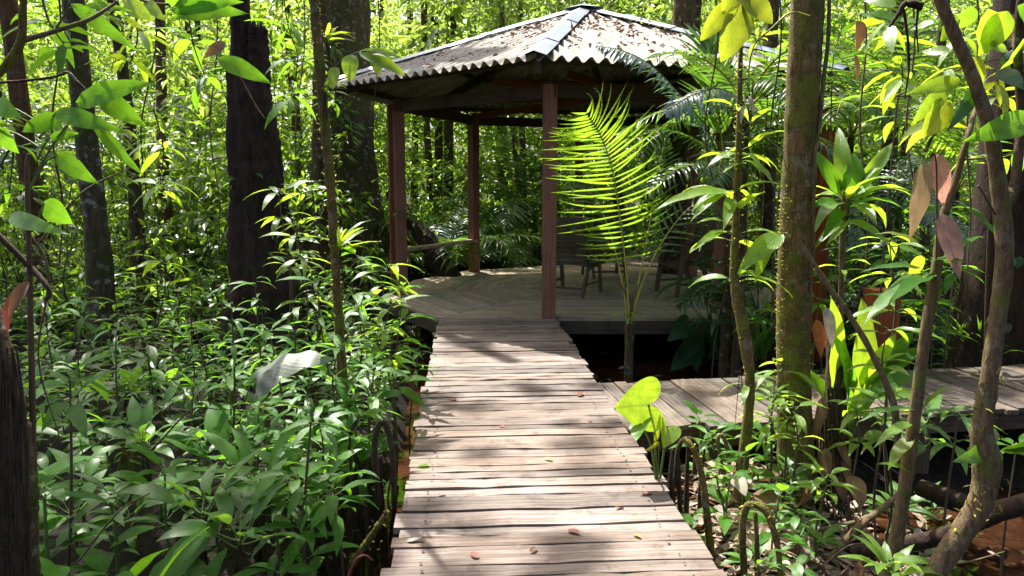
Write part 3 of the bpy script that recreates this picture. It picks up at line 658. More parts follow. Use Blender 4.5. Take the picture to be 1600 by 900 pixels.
for px, w, Y, ln, lab, mt in [(650, 10, 21, .0, 'thin trunk left of the leaning trunk above the roof', 'bark'), (672, 10, 18, .0, 'slim straight trunk rising above the left roof slope', 'bark'), (702, 15, 19, .05, 'leaning dark trunk rising behind the left roof slope', 'bark'), (738, 15, 23, 0, 'trunk behind the upper left roof slope', 'bark_grey'),
        (783, 15, 20, .0, 'pale green trunk seen under the roof left of the front post', 'bark_grey'), (815, 9, 18, 0, 'thin dark trunk seen under the roof beside the pale trunk', 'bark'), (686, 12, 20, 0, 'dark trunk seen under the roof between the two left posts', 'bark'), 
        (870, 9, 24, 0, 'far thin trunk behind the roof peak', 'bark'), (1068, 26, 16, 0, 'straight trunk behind the right roof slope', 'bark'), (1052, 34, 12.9, .0, 'broad dark trunk behind the sideways armchair', 'bark'),
        (962, 14, 19, 0, 'dark trunk behind the far boardwalk', 'bark'), (1010, 10, 21, .02, 'slim trunk beyond the far boardwalk', 'bark_red'), (1190, 18, 13, 0, 'dark trunk left behind the mossy tree', 'bark'), (1370, 22, 11, .01, 'dark trunk behind the red brown post on the right', 'bark'),
        (1440, 14, 13, 0, 'thin trunk behind the pink leaves', 'bark'), (1115, 12, 18, 0, 'far trunk behind the right roof corner', 'bark'), (470, 14, 16, -.01, 'trunk between the black snag and the massive tree', 'bark')]:
    tree(px, w, Y, lab, mt, ln, cn=550)
for q in range(18):
    tree(random.choice([random.uniform(20, 360), random.uniform(440, 1200), random.uniform(440, 1560)]), random.uniform(5, 10), random.uniform(17, 29), 'slender pale trunk far back in the forest', random.choice(['bark_smooth', 'bark_red', 'bark_grey']), random.uniform(-.04, .04), cn=150, group='slender far trunks', wob=.12)
# large dark trunk at the right edge
tr = tree(1580, 128, 6.9, 'huge dark shaded trunk at the right edge with climbing leaves', 'bark_char_shade', .0, top=10, flare=.35, shade_crown=(shade(5.2, 8.0, 9.5), (1.6, 1.3, .7), 900), sides=22)  # near black bark puts this trunk's shade into its colour
mb = MB()
for q in range(34):
    z = random.uniform(.3, 2.9); a = R(random.uniform(195, 330)); rr = .40
    c = np.array([tr.location[0] + rr * math.cos(a), 6.9 + rr * math.sin(a), z]); D = np.array([math.cos(a) * .25 + random.gauss(0, .3), math.sin(a) * .25, -.8])
    mb.leaves([c], D, np.array([math.cos(a), math.sin(a), .35]), random.uniform(.09, .16), random.uniform(.05, .08), .4, .2, random.random(), 5, 'ovate')
mb.build('climbing_leaves', M['leaf_dark'], tr)

# black broken snag
x, Y = (398 - 800) / FPX * 8.1, 8.0
sn = thing('snag', 'thick charred black broken trunk left of the boardwalk', 'dead tree', (x, Y, -.5))
pts = [W(442, 575, Y), W(430, 480, Y), W(416, 390, Y), W(404, 280, Y), W(395, 180, Y), W(388, 100, Y)]
fl = lambda t, th: 1 + .10 * np.sin(th * 3 + 1 + t * 2) + .06 * np.sin(th * 8 + t * 5) + .05 * np.sin(t * 23 + th * 2) + .75 * np.exp(-t * 8) * (.6 + .6 * np.sin(th * 4 + .5)) - .10 * np.exp(-((th - 4.6) / .16) ** 2)
MB().tube(pts, [PX(80, Y), PX(64, Y), PX(51, Y), PX(40, Y), PX(33, Y), PX(28, Y)], 40, 60, .045, flare=fl).build('trunk', M['bark_char_shade'], sn)
MB().tube([W(379, 150, Y), W(377, 90, Y), W(375, 30, Y), W(374, -40, Y), W(372, -160, Y)], [PX(18, Y), PX(16, Y), PX(14, Y), PX(13, Y), PX(12, Y)], 16, 34, .09).build('limb', M['bark_char_shade'], sn)
mb = MB().tube([W(404, 150, Y), W(403, 90, Y), W(402, 45, Y)], [PX(17, Y), PX(16, Y), PX(14, Y)], 16, 20, .12)
for q in range(12):
    a = q * .55; c = W(402, 55, Y) + [PX(11, Y) * math.cos(a), PX(11, Y) * math.sin(a), 0]; mb.tube([c, c + [random.gauss(0, .012), 0, random.uniform(.06, .22)]], [.03, .006], 5, 3, .15)
mb.build('splintered_limb', M['bark_char_shade'], sn)
mb = MB()
for q in range(40):
    z = random.uniform(-.2, 1.7); a = R(random.uniform(180, 350)); f = (z + .5) / 4
    r_ = PX(54 - 25 * f, Y); cx = np.interp(z, [-.5, .3, 1, 2, 3.2], [W(425, 560, Y)[0], W(418, 470, Y)[0], W(410, 360, Y)[0], W(401, 230, Y)[0], W(390, 90, Y)[0]])
    c = np.array([cx + r_ * math.cos(a), Y + r_ * math.sin(a), z]); D = np.array([math.cos(a) + random.gauss(0, .4), math.sin(a) * .5, random.uniform(-.6, .3)])
    mb.leaves([c], D, UPV + rv(.3), random.uniform(.06, .12), .04, .5, .2, random.random(), 4, 'ovate')
mb.build('climbing_leaves', M['leaf_herb'], sn)
# buttress root of the massive tree
o = thing('buttress_root', 'slanting dark buttress root behind the left gazebo post', 'root', W(650, 400, 12.6))
MB().tube([W(610, 300, 13.2), W(640, 340, 13), W(672, 385, 12.7), W(705, 440, 12.5), W(725, 480, 12.4)], [.10, .13, .17, .2, .2], 12, 24, .12).build('trunk', M['bark_char_shade'], o)
MB().quads(*(lambda n: (W(655, 335, 12.8) + RNG.normal(0, 1, (n, 3)) * [.28, .1, .2], RNG.normal(0, 1, (n, 3)), UPV + RNG.normal(0, .5, (n, 3)), RNG.uniform(.06, .14, n), RNG.uniform(.02, .05, n), RNG.random(n)))(160)).build('moss', M['leaf_mid'], o)['kind'] = 'stuff'

# ------------------------------------------------------------------ background greenery
def far_mass(name, n_cl, xr, yr, zf, per, size, mat, tint_mu, label=None):
    mb = MB()
    cy_ = RNG.uniform(yr[0], yr[1], n_cl); cx_ = RNG.uniform(-1, 1, n_cl) * (xr[0] + cy_ * xr[1]); top = CAM_Z + .26 * cy_
    cz = -.3 + (top + .3) * RNG.uniform(0, 1, n_cl) ** zf; rad = RNG.uniform(.35, 1.0, n_cl) * (.6 + cy_ / 40)
    okc = (np.hypot(cx_ - GZ[0], cy_ - GZ[1]) > 4.6); cx_, cy_, cz, rad = cx_[okc], cy_[okc], cz[okc], rad[okc]; nc = len(cx_)
    k = np.repeat(np.arange(nc), per); n = len(k)
    P = np.stack([cx_[k], cy_[k], cz[k]], -1) + RNG.normal(0, .5, (n, 3)) * rad[k][:, None] * np.array([1, 1, .55])
    D = RNG.normal(0, 1, (n, 3)); D[:, 2] = D[:, 2] * .4 - .35; U = np.array([0, -.15, 1.0]) + RNG.normal(0, .5, (n, 3))
    L = RNG.uniform(.6, 1.5, n) * size * (.7 + cy_[k] / 45); ct = np.clip(RNG.normal(tint_mu, .33, nc), 0, 1)
    P[:, 2] = np.maximum(P[:, 2], hgt(P[:, 0], P[:, 1]) + .03)
    mb.quads(P, D, U, L, L * RNG.uniform(.3, .48, n), np.clip(ct[k] + RNG.normal(0, .18, n), 0, 1))
    o = mb.build(name, M[mat]); o['kind'] = 'stuff'; return o
far_mass('forest_foliage', 1450, (3, .72), (15.5, 38), .85, 95, .16, 'leaf_far', .6)
far_mass('forest_foliage', 620, (3, .72), (13.5, 30), .8, 34, .30, 'leaf_far', .55)
far_mass('forest_foliage', 600, (3, .72), (14, 34), .8, 150, .09, 'leaf_far', .75)
far_mass('forest_undergrowth', 800, (3, .72), (12.0, 24), 1.5, 85, .16, 'leaf_mid', .6)

# understory shrubs and small trees one by one, mid distance
def shrub(px, Y, ztop, rad, n, size, label, mat='leaf_mid', group='leafy shrubs and saplings of the forest behind', tint=.5, zbot=None):
    x = (px - 800) / FPX * Y * 1.01; z0 = float(hgt(x, Y)); o = thing('understory_shrub', label, 'shrub', (x, Y, z0), group)
    mb = MB(); tips = []
    for q in range(random.randint(2, 4)):
        e = np.array([x + random.gauss(0, rad * .9), Y + random.gauss(0, rad * .5), ztop * random.uniform(.5, .9)]); m = (np.array([x, Y, z0]) + e) / 2 + rv(.2)
        mb.tube([[x, Y, z0 - .1], m, e], [.012, .008, .003], 5, 10, .05, cap=False); tips += [m, e, (m + e) / 2]
    mb.build('stem', M['stem_brown'], o)
    nc = max(6, n // 22); zb = z0 + .1 if zbot is None else zbot
    cc = np.stack([x + RNG.normal(0, .5, nc) * rad, Y + RNG.normal(0, .45, nc) * rad, RNG.uniform(zb, ztop, nc)], -1); k = RNG.integers(0, nc, n)
    P = cc[k] + RNG.normal(0, .11, (n, 3)) * np.array([1, 1, .6]); D = P - cc[k] + RNG.normal(0, .05, (n, 3)); D[:, 2] = D[:, 2] * .5 - .03; U = UPV + RNG.normal(0, .35, (n, 3))
    L = RNG.uniform(.6, 1.35, n) * size; ct = np.clip(RNG.normal(tint, .2, nc), 0, 1)
    P[:, 2] = np.maximum(P[:, 2], z0 + .03)
    MB().leaves(P, D, U, L, L * RNG.uniform(.3, .45, n), RNG.uniform(.3, .9, n), .2, np.clip(ct[k] + RNG.normal(0, .15, n), 0, 1), 3, 'lance').build('foliage', M[mat], o)
    return o
LG = 'leafy shrub in the sunlit forest left of the black snag'
LC = 'leafy shrub in the forest seen under and left of the roof'
LR = 'leafy shrub in the forest right of the gazebo'
for q in range(42):
    Y = random.uniform(9.2, 16); px = random.uniform(-40, 370)
    shrub(px, Y, random.uniform(.6, 1.4 + .26 * Y), random.uniform(.6, 1.1), 260, .17, LG, random.choice(['leaf_mid', 'leaf_far']), 'shrubs in the left forest', .68)
for q in range(10):
    Y = random.uniform(10.5, 14.5); px = random.uniform(440, 560)
    shrub(px, Y, random.uniform(.8, 4.4), random.uniform(.5, .9), 230, .16, LC, 'leaf_mid', 'shrubs in the middle forest', .55)
for q in range(14):
    Y = random.uniform(15.2, 19); px = random.uniform(600, 1080)
    shrub(px, Y, random.uniform(.5, 2.2), random.uniform(.6, 1.0), 190, .16, LC, 'leaf_mid', 'shrubs in the middle forest', .55)
for q in range(16):
    Y = random.uniform(8.4, 13); px = random.uniform(1230, 1640)
    shrub(px, Y, random.uniform(.4, 2.8), random.uniform(.4, .8), 170, .14, LR, 'leaf_dark' if q % 2 else 'leaf_mid', 'shrubs in the right forest', .5)

# ------------------------------------------------------------------ palms
# young sunlit palm in front of the gazebo
pb = W(982, 590, 7.0); yp = thing('young_palm', 'young palm with one tall glowing upright frond before the gazebo', 'palm', (pb[0], 7.0, -.65))
MB().tube([[pb[0], 7.0, -.7], W(983, 550, 7.0), W(984, 505, 7.0)], [.05, .042, .05], 10, 14, .08).build('trunk', M['bark'], yp)
mb = MB()
for q in range(5):
    a = random.uniform(0, 6.28); mb.tube([W(984, 508, 7), W(984 + random.uniform(-8, 10), 470, 7.0), W(984 + random.uniform(-28, 22), 430, 7 + random.uniform(-.1, .1))], [.014, .011, .004], 6, 8)
mb.build('old_leaf_sheaths', M['stem_brown'], yp)
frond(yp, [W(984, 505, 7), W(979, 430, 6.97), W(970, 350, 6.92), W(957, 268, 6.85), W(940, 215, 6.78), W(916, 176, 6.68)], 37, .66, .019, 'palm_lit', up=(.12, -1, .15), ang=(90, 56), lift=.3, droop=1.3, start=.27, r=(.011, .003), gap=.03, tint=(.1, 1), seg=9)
frond(yp, [W(986, 505, 7), W(1000, 430, 7.05), W(1015, 350, 7.15), W(1028, 270, 7.3), W(1040, 215, 7.5)], 22, .48, .022, 'palm', up=(.2, -1, .2), ang=(62, 30), lift=.1, droop=1.1, start=.32, r=(.011, .003), gap=.1)
frond(yp, [W(985, 505, 7), W(1005, 440, 6.95), W(1040, 370, 6.9), W(1085, 320, 6.9), W(1125, 330, 6.9)], 16, .34, .02, 'palm', up=(0, -.6, 1), ang=(70, 35), droop=1.0, start=.42, r=(.010, .003), gap=.15)
frond(yp, [W(982, 505, 7), W(972, 440, 7.1), W(955, 370, 7.25), W(930, 310, 7.45), W(900, 290, 7.6)], 18, .42, .02, 'palm', up=(0, -.6, 1), ang=(70, 35), droop=1.2, start=.35, r=(.010, .003), gap=.1)
whorl(yp, W(980, 490, 6.95), 5, .2, .055, 'leaf_lime', (-.1, .5), (.4, .8), pet=.15, az=(120, 420))

# blue grey palm behind the roof's right corner
c = W(1135, 265, 7.6); wp = thing('blue_grey_palm', 'palm with a blue grey arching frond in front of the right roof slope', 'palm', (c[0], 7.6, -.5))
MB().tube([[c[0] + .05, 7.6, -.6], W(1138, 420, 7.6), W(1135, 265, 7.6)], [.055, .045, .04], 10, 16, .06).build('trunk', M['bark'], wp)
frond(wp, [W(1140, 290, 7.5), W(1105, 205, 7.35), W(1072, 160, 7.2), W(1020, 105, 7.05), W(975, 80, 6.95), W(935, 72, 6.9)], 46, .25, .034, 'palm_blue', up=(.3, -.35, 1), ang=(78, 55), lift=-.2, droop=.7, start=.10, r=(.012, .004), pm='stem_green', tint=(.5, 1))
frond(wp, [W(1140, 270, 7.55), W(1170, 180, 7.3), W(1130, 140, 7.1), W(1080, 150, 6.95), W(1040, 175, 6.85)], 34, .34, .03, 'palm_blue', up=(0, -.3, 1), ang=(75, 45), lift=-.05, droop=1.1, start=.2, r=(.012, .003), pm='stem_green', tint=(.4, 1))
frond(wp, [W(1138, 280, 7.6), W(1125, 200, 7.6), W(1112, 120, 7.6), W(1100, 60, 7.7)], 22, .55, .04, 'palm', up=(.2, -1, .2), ang=(50, 25), lift=.1, droop=.5, start=.3)
for az, el, L, sag in ((20, 60, 1.5, 90), (300, 50, 1.4, 100), (250, 35, 1.2, 90), (330, 70, 1.6, 80), (160, 55, 1.3, 90), (60, 50, 1.5, 90), (210, 20, 1.1, 70)):
    auto_frond(wp, W(1137, 270, 7.6), az, el, L, sag, 26, .36, .03, 'palm', start=.15, droop=.9, r=(.011, .003))

def palm(px, py, Y, fl, n, label, mat='palm', group=None, plen=.45, az=(0, 360), el=(15, 75), sag=(60, 110), np_=26, trunk=True, name='understory_palm', pw=.032):
    c = W(px, py, Y); z0 = float(hgt(c[0], Y)); o = thing(name, label, 'palm', (c[0], Y, z0), group)
    MB().tube([[c[0], Y, z0 - .1], (np.array([c[0], Y, z0]) + c) / 2 + rv(.03), c], [.05, .045, .04], 8, 8, .05).build('trunk', M['bark'], o)
    for q in range(n):
        auto_frond(o, c, az[0] + (az[1] - az[0]) * (q + random.uniform(.1, .9)) / n, random.uniform(*el), fl * random.uniform(.8, 1.15), random.uniform(*sag), np_, plen * random.uniform(.85, 1.1), pw, mat, start=.14, droop=random.uniform(.6, 1.1), r=(.012, .003))
    return o
palm(700, 425, 14.6, 2.6, 11, 'palm with long arching fronds seen between the two left gazebo posts', 'palm', plen=.7, np_=34, el=(35, 80), pw=.05)
palm(640, 380, 16.0, 2.4, 8, 'palm behind the bench board of the gazebo', 'palm_blue', plen=.6, np_=30, pw=.05)
palm(835, 330, 17.0, 2.6, 9, 'palm behind the gazebo left of the front post', 'palm', plen=.65, np_=30, pw=.05)
palm(790, 400, 16.2, 2.2, 8, 'low palm on the ground behind the deck', 'palm', plen=.55, np_=28, pw=.045)
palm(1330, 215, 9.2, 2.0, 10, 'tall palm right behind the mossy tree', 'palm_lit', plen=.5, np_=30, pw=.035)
palm(1420, 150, 10.5, 2.3, 10, 'tall palm in the upper right behind the sunlit leaves', 'palm', plen=.55, np_=32, pw=.04)
palm(1385, 330, 9.6, 1.7, 9, 'low palm right of the tall red brown post', 'palm_blue', plen=.4, np_=28, pw=.03)
palm(1240, 180, 9.0, 1.8, 8, 'palm half hidden behind the mossy tree', 'palm', plen=.45, np_=28, pw=.035)
palm(1495, 300, 11, 2.0, 8, 'palm between the leaning sapling and the huge trunk', 'palm', plen=.5, np_=26, pw=.035)
palm(1165, 175, 7.3, 1.3, 9, 'palm hiding the right end of the gazebo roof', 'palm', plen=.36, np_=28, pw=.03)
palm(1140, 480, 8.15, .85, 6, 'small dark palm at the right front corner of the deck', 'leaf_dark', plen=.32, az=(140, 330), el=(35, 75), sag=(90, 130), np_=14, pw=.04)
palm(1010, 190, 19.0, 2.8, 8, 'far palm behind the right part of the gazebo', 'palm', plen=.6, np_=26, pw=.05)
palm(60, 250, 11.5, 2.0, 8, 'palm among the left forest behind the reddish trunk', 'palm_blue', plen=.5, np_=26, pw=.035)
palm(330, 330, 13.5, 2.0, 8, 'palm in the sunlit forest just left of the black snag', 'palm', plen=.5, np_=26, pw=.04)

# ------------------------------------------------------------------ grass-like clumps
def clump(px, py, z, n, L, wid, label, mat='palm', el=(50, 88), sag=(.4, 1.3), name='grass_clump', Y=None):
    c = G(px, py, z) if Y is None else W(px, py, Y); o = thing(name, label, 'plant', c)
    a = RNG.uniform(0, 6.28, n); e = np.radians(RNG.uniform(el[0], el[1], n)); D = np.stack([np.cos(a) * np.cos(e), np.sin(a) * np.cos(e), np.sin(e)], -1)
    U = np.stack([-np.cos(a) * np.sin(e), -np.sin(a) * np.sin(e), np.cos(e)], -1)
    MB().leaves(c + RNG.normal(0, .05, (n, 3)) * [1, 1, 0], D, U, L * RNG.uniform(.6, 1.2, n), wid * RNG.uniform(.7, 1.2, n), RNG.uniform(sag[0], sag[1], n), .3, RNG.random(n), 8, 'strap').build('blades', M[mat], o)
    return o
clump(1530, 575, -.1, 90, .75, .022, 'tall grass clump behind the side boardwalk on the right', Y=6.9)
clump(1500, 580, -.1, 40, .6, .02, 'shorter grass tuft left of the tall grass clump', Y=7.0)
clump(1120, 560, -.3, 70, .8, .02, 'drooping strap leaved clump beside the deck corner', 'leaf_dark', Y=8.0)
clump(1185, 560, -.3, 60, .8, .02, 'strap leaved clump between slender stem and deck corner', 'palm', Y=7.6)

# ------------------------------------------------------------------ right foreground
# mossy tree
mt = thing('mossy_tree', 'mossy straight tree trunk right of the boardwalk with a sunlit edge', 'tree', (*W(1242, 790, 4.45)[:2], -.35))
Y = 4.45
pts = [W(1236, 830, Y), W(1243, 740, Y), W(1240, 600, Y), W(1241, 450, Y), W(1247, 300, Y), W(1254, 150, Y), W(1262, -10, Y), W(1266, -200, Y), W(1268, -900, Y)]
MB().tube(pts, [PX(32, Y), PX(27, Y), PX(25, Y), PX(26, Y), PX(25, Y), PX(24, Y), PX(24, Y), PX(22, Y), PX(18, Y)], 20, 90, .05, flare=base_flare(.6, 14)).build('trunk', M['bark_moss'], mt)
mb = MB(); n = 1800
a = RNG.uniform(0, 6.28, n); t = RNG.uniform(.02, .85, n) ; c = spline(pts, 200)[(t * 120).astype(int)]
mb.quads(c + np.stack([np.cos(a), np.sin(a), np.zeros(n)], -1) * PX(25, Y), np.stack([np.cos(a), np.sin(a), RNG.normal(0, .6, n)], -1), UPV + RNG.normal(0, .3, (n, 3)), RNG.uniform(.006, .022, n), RNG.uniform(.003, .009, n), RNG.random(n))
mb.build('moss', M['moss'], mt)['kind'] = 'stuff'
mb = MB()
for (qx, qy), r_, n_ in (((720, 532), .42, 260), ((800, 540), .35, 160), ((850, 606), .34, 150), ((690, 625), .26, 110), ((950, 672), .22, 60), ((800, 712), .36, 170), ((690, 800), .30, 120), ((905, 876), .34, 150), ((700, 890), .2, 60), ((1050, 612), .3, 120), ((1180, 608), .3, 120), ((1330, 600), .35, 150), ((1250, 606), .3, 140), ((1400, 606), .4, 150), ((1530, 600), .4, 160), ((1450, 600), .4, 150), ((1590, 620), .4, 150)):
    gp = G(qx, qy, 0); mb2 = crown_mb(shade(gp[0], gp[1], random.uniform(12, 15)), (r_ * 1.6, r_ * .8, .3), n_, .14)
    mb.add(np.vstack(mb2.V), np.vstack(mb2.F), np.vstack(mb2.UV), np.concatenate(mb2.T))
mb.build('shade_crown', M['leaf_far'], mt)  # unseen leaf clumps, added and shaped to cast dapples on both boardwalks
for p, q, w in (((1243, 460), (1225, 420), .012), ((1262, 500), (1275, 455), .012)):
    pass
mb = MB()
for q in range(9):
    a = random.uniform(2.6, 6.8); bpt = W(1240, 800, Y); e = bpt + np.array([math.cos(a) * random.uniform(.25, .6), math.sin(a) * random.uniform(.2, .5), -.12])
    mb.tube([bpt + [math.cos(a) * .06, math.sin(a) * .06, .18], (bpt + e) / 2 + [0, 0, .05], e], [.03, .022, .01], 7, 8, .08)
mb.build('root', M['root'], mt)
# vine beside it
o = thing('vine', 'thin grey vine hanging beside the mossy tree', 'vine', W(1290, 300, 4.4))
MB().tube([W(1296, -30, 4.4), W(1294, 60, 4.4), W(1286, 130, 4.4), W(1280, 200, 4.38), W(1270, 270, 4.36), W(1272, 380, 4.36), W(1266, 470, 4.36)], [.010, .011, .010, .008, .006], 6, 40, .1).build('stem', M['bark_smooth'], o)
o = thing('vine', 'thin yellowish root looping left of the mossy tree top', 'vine', W(1200, 80, 4.3))
MB().tube([W(1265, 25, 4.3), W(1235, 20, 4.28), W(1205, 45, 4.28), W(1180, 68, 4.3), W(1170, 110, 4.3), W(1172, 170, 4.3)], [.005, .005, .004], 5, 30, .1).build('stem', M['petiole_yellow'], o)

# slender mossy stem
Y = 4.2
ss_ = thing('slender_sapling', 'slender mossy stem with yellow green leaves left of the mossy tree', 'sapling', W(1156, 825, Y))
pts = [W(1152, 840, Y), W(1157, 760, Y), W(1166, 680, Y), W(1172, 600, Y), W(1163, 520, Y), W(1148, 440, Y), W(1149, 370, Y), W(1152, 290, Y), W(1155, 200, Y), W(1156, 120, Y), W(1159, 40, Y), W(1160, -40, Y)]
MB().tube(pts, [.045, .034, .03, .028, .036, .026, .022, .021, .018, .014, .010, .008], 10, 70, .12).build('stem', M['bark_moss'], ss_)
mb = MB(); n = 900; c = spline(pts, 200)[RNG.integers(2, 170, n)]
mb.quads(c + RNG.normal(0, .016, (n, 3)), RNG.normal(0, 1, (n, 3)), UPV + RNG.normal(0, .4, (n, 3)), RNG.uniform(.006, .024, n), RNG.uniform(.003, .008, n), RNG.random(n)); mb.build('moss', M['moss'], ss_)['kind'] = 'stuff'
for b0, t0, w in (((1164, 8), (1126, 97), 46), ((1140, 6), (1094, 64), 30), ((1162, -6), (1206, 38), 36), ((1150, -10), (1128, 22), 28)):
    leaf_obj(ss_, W(*b0, Y), W(*t0, Y - .05), PX(w, Y), 'leaf_blotch', W(1158, -5, Y), up=(.1, -1, .15), bend=.4, prof='ovate')
for b0, t0, w in (((1140, 300), (1024, 328), 22), ((1135, 298), (1080, 345), 18), ((1130, 360), (1078, 395), 14), ((1135, 350), (1090, 348), 10), ((1142, 310), (1130, 360), 20), ((1222, 366), (1152, 428), 34), ((1205, 370), (1180, 440), 20), ((1150, 330), (1195, 300), 16),
        ((1170, 230), (1225, 205), 16), ((1165, 250), (1210, 290), 18), ((1175, 190), (1215, 175), 12), ((1150, 240), (1105, 262), 18), ((1165, 255), (1130, 270), 14)):
    leaf_obj(ss_, W(*b0, Y), W(*t0, Y - random.uniform(.0, .25)), PX(w * 1.15, Y), 'leaf_lime', W(1152, b0[1] + 10, Y) if abs(b0[0] - 1152) < 40 else None, bend=random.uniform(.5, 1.0))
for q in range(10):
    mb = MB(); z0_ = random.uniform(-.1, 2.6); mb.tube([W(1156, 560, Y) * [1, 1, 0] + [rv(.012)[0] * 2, -.03, z0_], W(1156, 560, Y) * [1, 1, 0] + [rv(.03)[0], -.04, z0_ - random.uniform(.15, .45)]], [.003, .001], 4, 5, .2)
    mb.build('aerial_root', M['root'], ss_)
for (qx, qy), n_, L_ in (((1140, 305), 6, .27), ((1150, 435), 5, .25), ((1152, 245), 6, .2), ((1153, 170), 5, .16), ((1168, 600), 4, .16), ((1146, 370), 4, .22)):
    whorl(ss_, W(qx, qy, Y), n_, L_, L_ * .27, 'leaf_lime', (-.1, .7), (.8, 1.5), pet=.2)
# dry curled leaves caught on the stem
for b0, t0 in (((1170, 150), (1178, 185)), ((1165, 165), (1158, 195)), ((1172, 170), (1188, 178))):
    leaf_obj(ss_, W(*b0, Y - .04), W(*t0, Y - .06), .03, 'dry_pale', bend=1.0, fold=.6, name='dry_leaf')

# rosette plant with long leaves right of the mossy tree
Y = 4.55
dr = thing('rosette_sapling', 'sapling with a rosette of long bright leaves right of the mossy tree', 'sapling', W(1312, 760, Y))
stem_obj(dr, [W(1308, 790, Y), W(1312, 640, Y), W(1314, 480, Y), W(1318, 335, Y), W(1322, 300, Y)], [.035, .022, .018, .02, .014], 'bark_smooth', n=30, sides=9)
for t0, w, dy in (((1332, 240), 40, .1), ((1378, 262), 34, .0), ((1290, 262), 30, .1), ((1418, 298), 32, -.1), ((1408, 325), 26, -.2), ((1268, 232), 26, .1), ((1310, 200), 30, .2), ((1392, 225), 26, .2), ((1262, 330), 24, -.15), ((1370, 350), 26, -.3), ((1352, 285), 42, .2), ((1300, 290), 36, .2), ((1285, 375), 24, -.2)):
    b0 = np.array([1322, 318]) * .82 + np.array(t0) * .18
    leaf_obj(dr, W(*b0, Y), W(*t0, Y + dy), PX(w, Y), random.choice(['leaf_lime', 'leaf_fg', 'leaf_lime']), W(1321, 318, Y), bend=random.uniform(.8, 1.3), fold=.35, seg=12)
for t0, w in (((1268, 395), 16), ((1290, 385), 14), ((1400, 400), 14), ((1385, 380), 18)):
    leaf_obj(dr, W(1322, 345, Y), W(*t0, Y - .15), PX(w, Y), 'leaf_lime', bend=1.0)
whorl(dr, W(1321, 322, Y), 9, .40, .10, 'leaf_lime', (.1, .9), (.8, 1.4), pet=.12, spread=.05)
whorl(dr, W(1316, 420, Y), 4, .26, .06, 'leaf_lime', (-.1, .5), (.8, 1.4), pet=.15, spread=.05)
# broad paddle leaves at its foot
pd = thing('paddle_leaf_plant', 'clump of broad upright paddle leaves at the foot of the mossy tree', 'plant', W(1335, 680, 4.6))
for b0, t0, w, m in (((1305, 640), (1298, 462), 40, 'leaf_lime'), ((1340, 620), (1346, 466), 42, 'leaf_lime'), ((1325, 640), (1300, 520), 34, 'leaf_fg'), ((1352, 600), (1428, 518), 30, 'leaf_fg'), ((1350, 590), (1445, 545), 34, 'leaf_fg'), ((1350, 620), (1440, 580), 30, 'leaf_herb'), ((1345, 600), (1400, 520), 26, 'leaf_lime'), ((1320, 650), (1372, 610), 30, 'leaf_lime'), ((1310, 640), (1250, 570), 26, 'leaf_fg'), ((1360, 620), (1440, 615), 22, 'leaf_lime'), ((1330, 600), (1310, 560), 30, 'leaf_herb')):
    leaf_obj(pd, W(*b0, 4.6), W(*t0, 4.6 + random.uniform(-.25, .1)), PX(w, 4.6), m, W(1330, 690, 4.62), bend=random.uniform(.15, .6), fold=.25, prof='ovate', up=(.1, -.7, .7), pr=.005)
# brown fibrous second trunk with dead leaves
ft = thing('fibrous_stump', 'brown fibrous stump with dead leaves against the mossy tree', 'stump', W(1298, 790, 4.5))
MB().tube([W(1296, 800, 4.55), W(1300, 700, 4.55), W(1306, 600, 4.55), W(1302, 490, 4.58)], [.10, .075, .06, .04], 14, 26, .12).build('trunk', M['bark'], ft)
for b0, t0, w, m in (((1275, 500), (1282, 560), 24, 'orange'), ((1290, 700), (1285, 760), 24, 'dry'), ((1305, 740), (1322, 790), 22, 'dry'), ((1310, 690), (1330, 735), 18, 'dry'), ((1285, 620), (1270, 690), 20, 'dry'), ((1290, 480), (1300, 545), 22, 'dry_pale'), ((1315, 720), (1335, 780), 16, 'dry')):
    leaf_obj(ft, W(*b0, 4.42), W(*t0, 4.36), PX(w, 4.4), m, up=(0, -1, .2), bend=.4, fold=.4, name='dead_leaf')
mb = MB()
for q in range(22):
    x0 = random.uniform(1280, 1325); mb.tube([W(x0, random.uniform(600, 720), 4.45), W(x0 + random.uniform(-6, 10), 760, 4.4), W(x0 + random.uniform(-20, 35), random.uniform(790, 830), 4.3)], [.006, .005, .003], 4, 8, .1)
mb.build('fibre', M['root'], ft)

# dead stick
o = thing('dead_stick', 'bare grey dead stick leaning diagonally across the mossy tree', 'stick', W(1320, 500, 3.9))
MB().tube([W(1249, 378, 3.95), W(1290, 440, 3.9), W(1345, 520, 3.85), W(1380, 590, 3.8), W(1398, 640, 3.78), W(1404, 720, 3.78)], [.010, .013, .016, .018, .02, .02], 8, 40, .14).build('branch', M['bark_smooth'], o)

# leaning sapling with pink young leaves
Y = 3.3
pk = thing('pink_leaf_sapling', 'leaning sapling with large hanging pink young leaves at right', 'sapling', W(1398, 880, Y))
stem_obj(pk, [W(1388, 920, Y), W(1405, 820, Y), W(1420, 720, Y), W(1436, 600, Y), W(1450, 500, Y), W(1462, 430, Y), W(1475, 340, Y), W(1495, 275, Y), W(1512, 215, Y), W(1530, 150, Y + .1)], [.036, .032, .03, .026, .025, .024, .018, .015, .012, .008], 'bark_smooth', n=60, sides=10, jit=.08)
stem_obj(pk, [W(1462, 430, Y - .03), W(1464, 340, Y - .06), W(1462, 245, Y - .08), W(1448, 250, Y - .08)], [.004, .0035, .003], 'stem_brown', 'twig', 5, 14)
leaf_obj(pk, W(1446, 252, Y - .08), W(1420, 377, Y - .14), PX(38, Y), 'tan', up=(.1, -1, .1), bend=.25, fold=.15, tint=.7, label='tan hanging leaf')
leaf_obj(pk, W(1462, 241, Y - .08), W(1474, 322, Y - .02), PX(37, Y), 'pink', up=(-.15, -1, .15), bend=.3, fold=.15, tint=.8, label='pink leaf lit from behind')
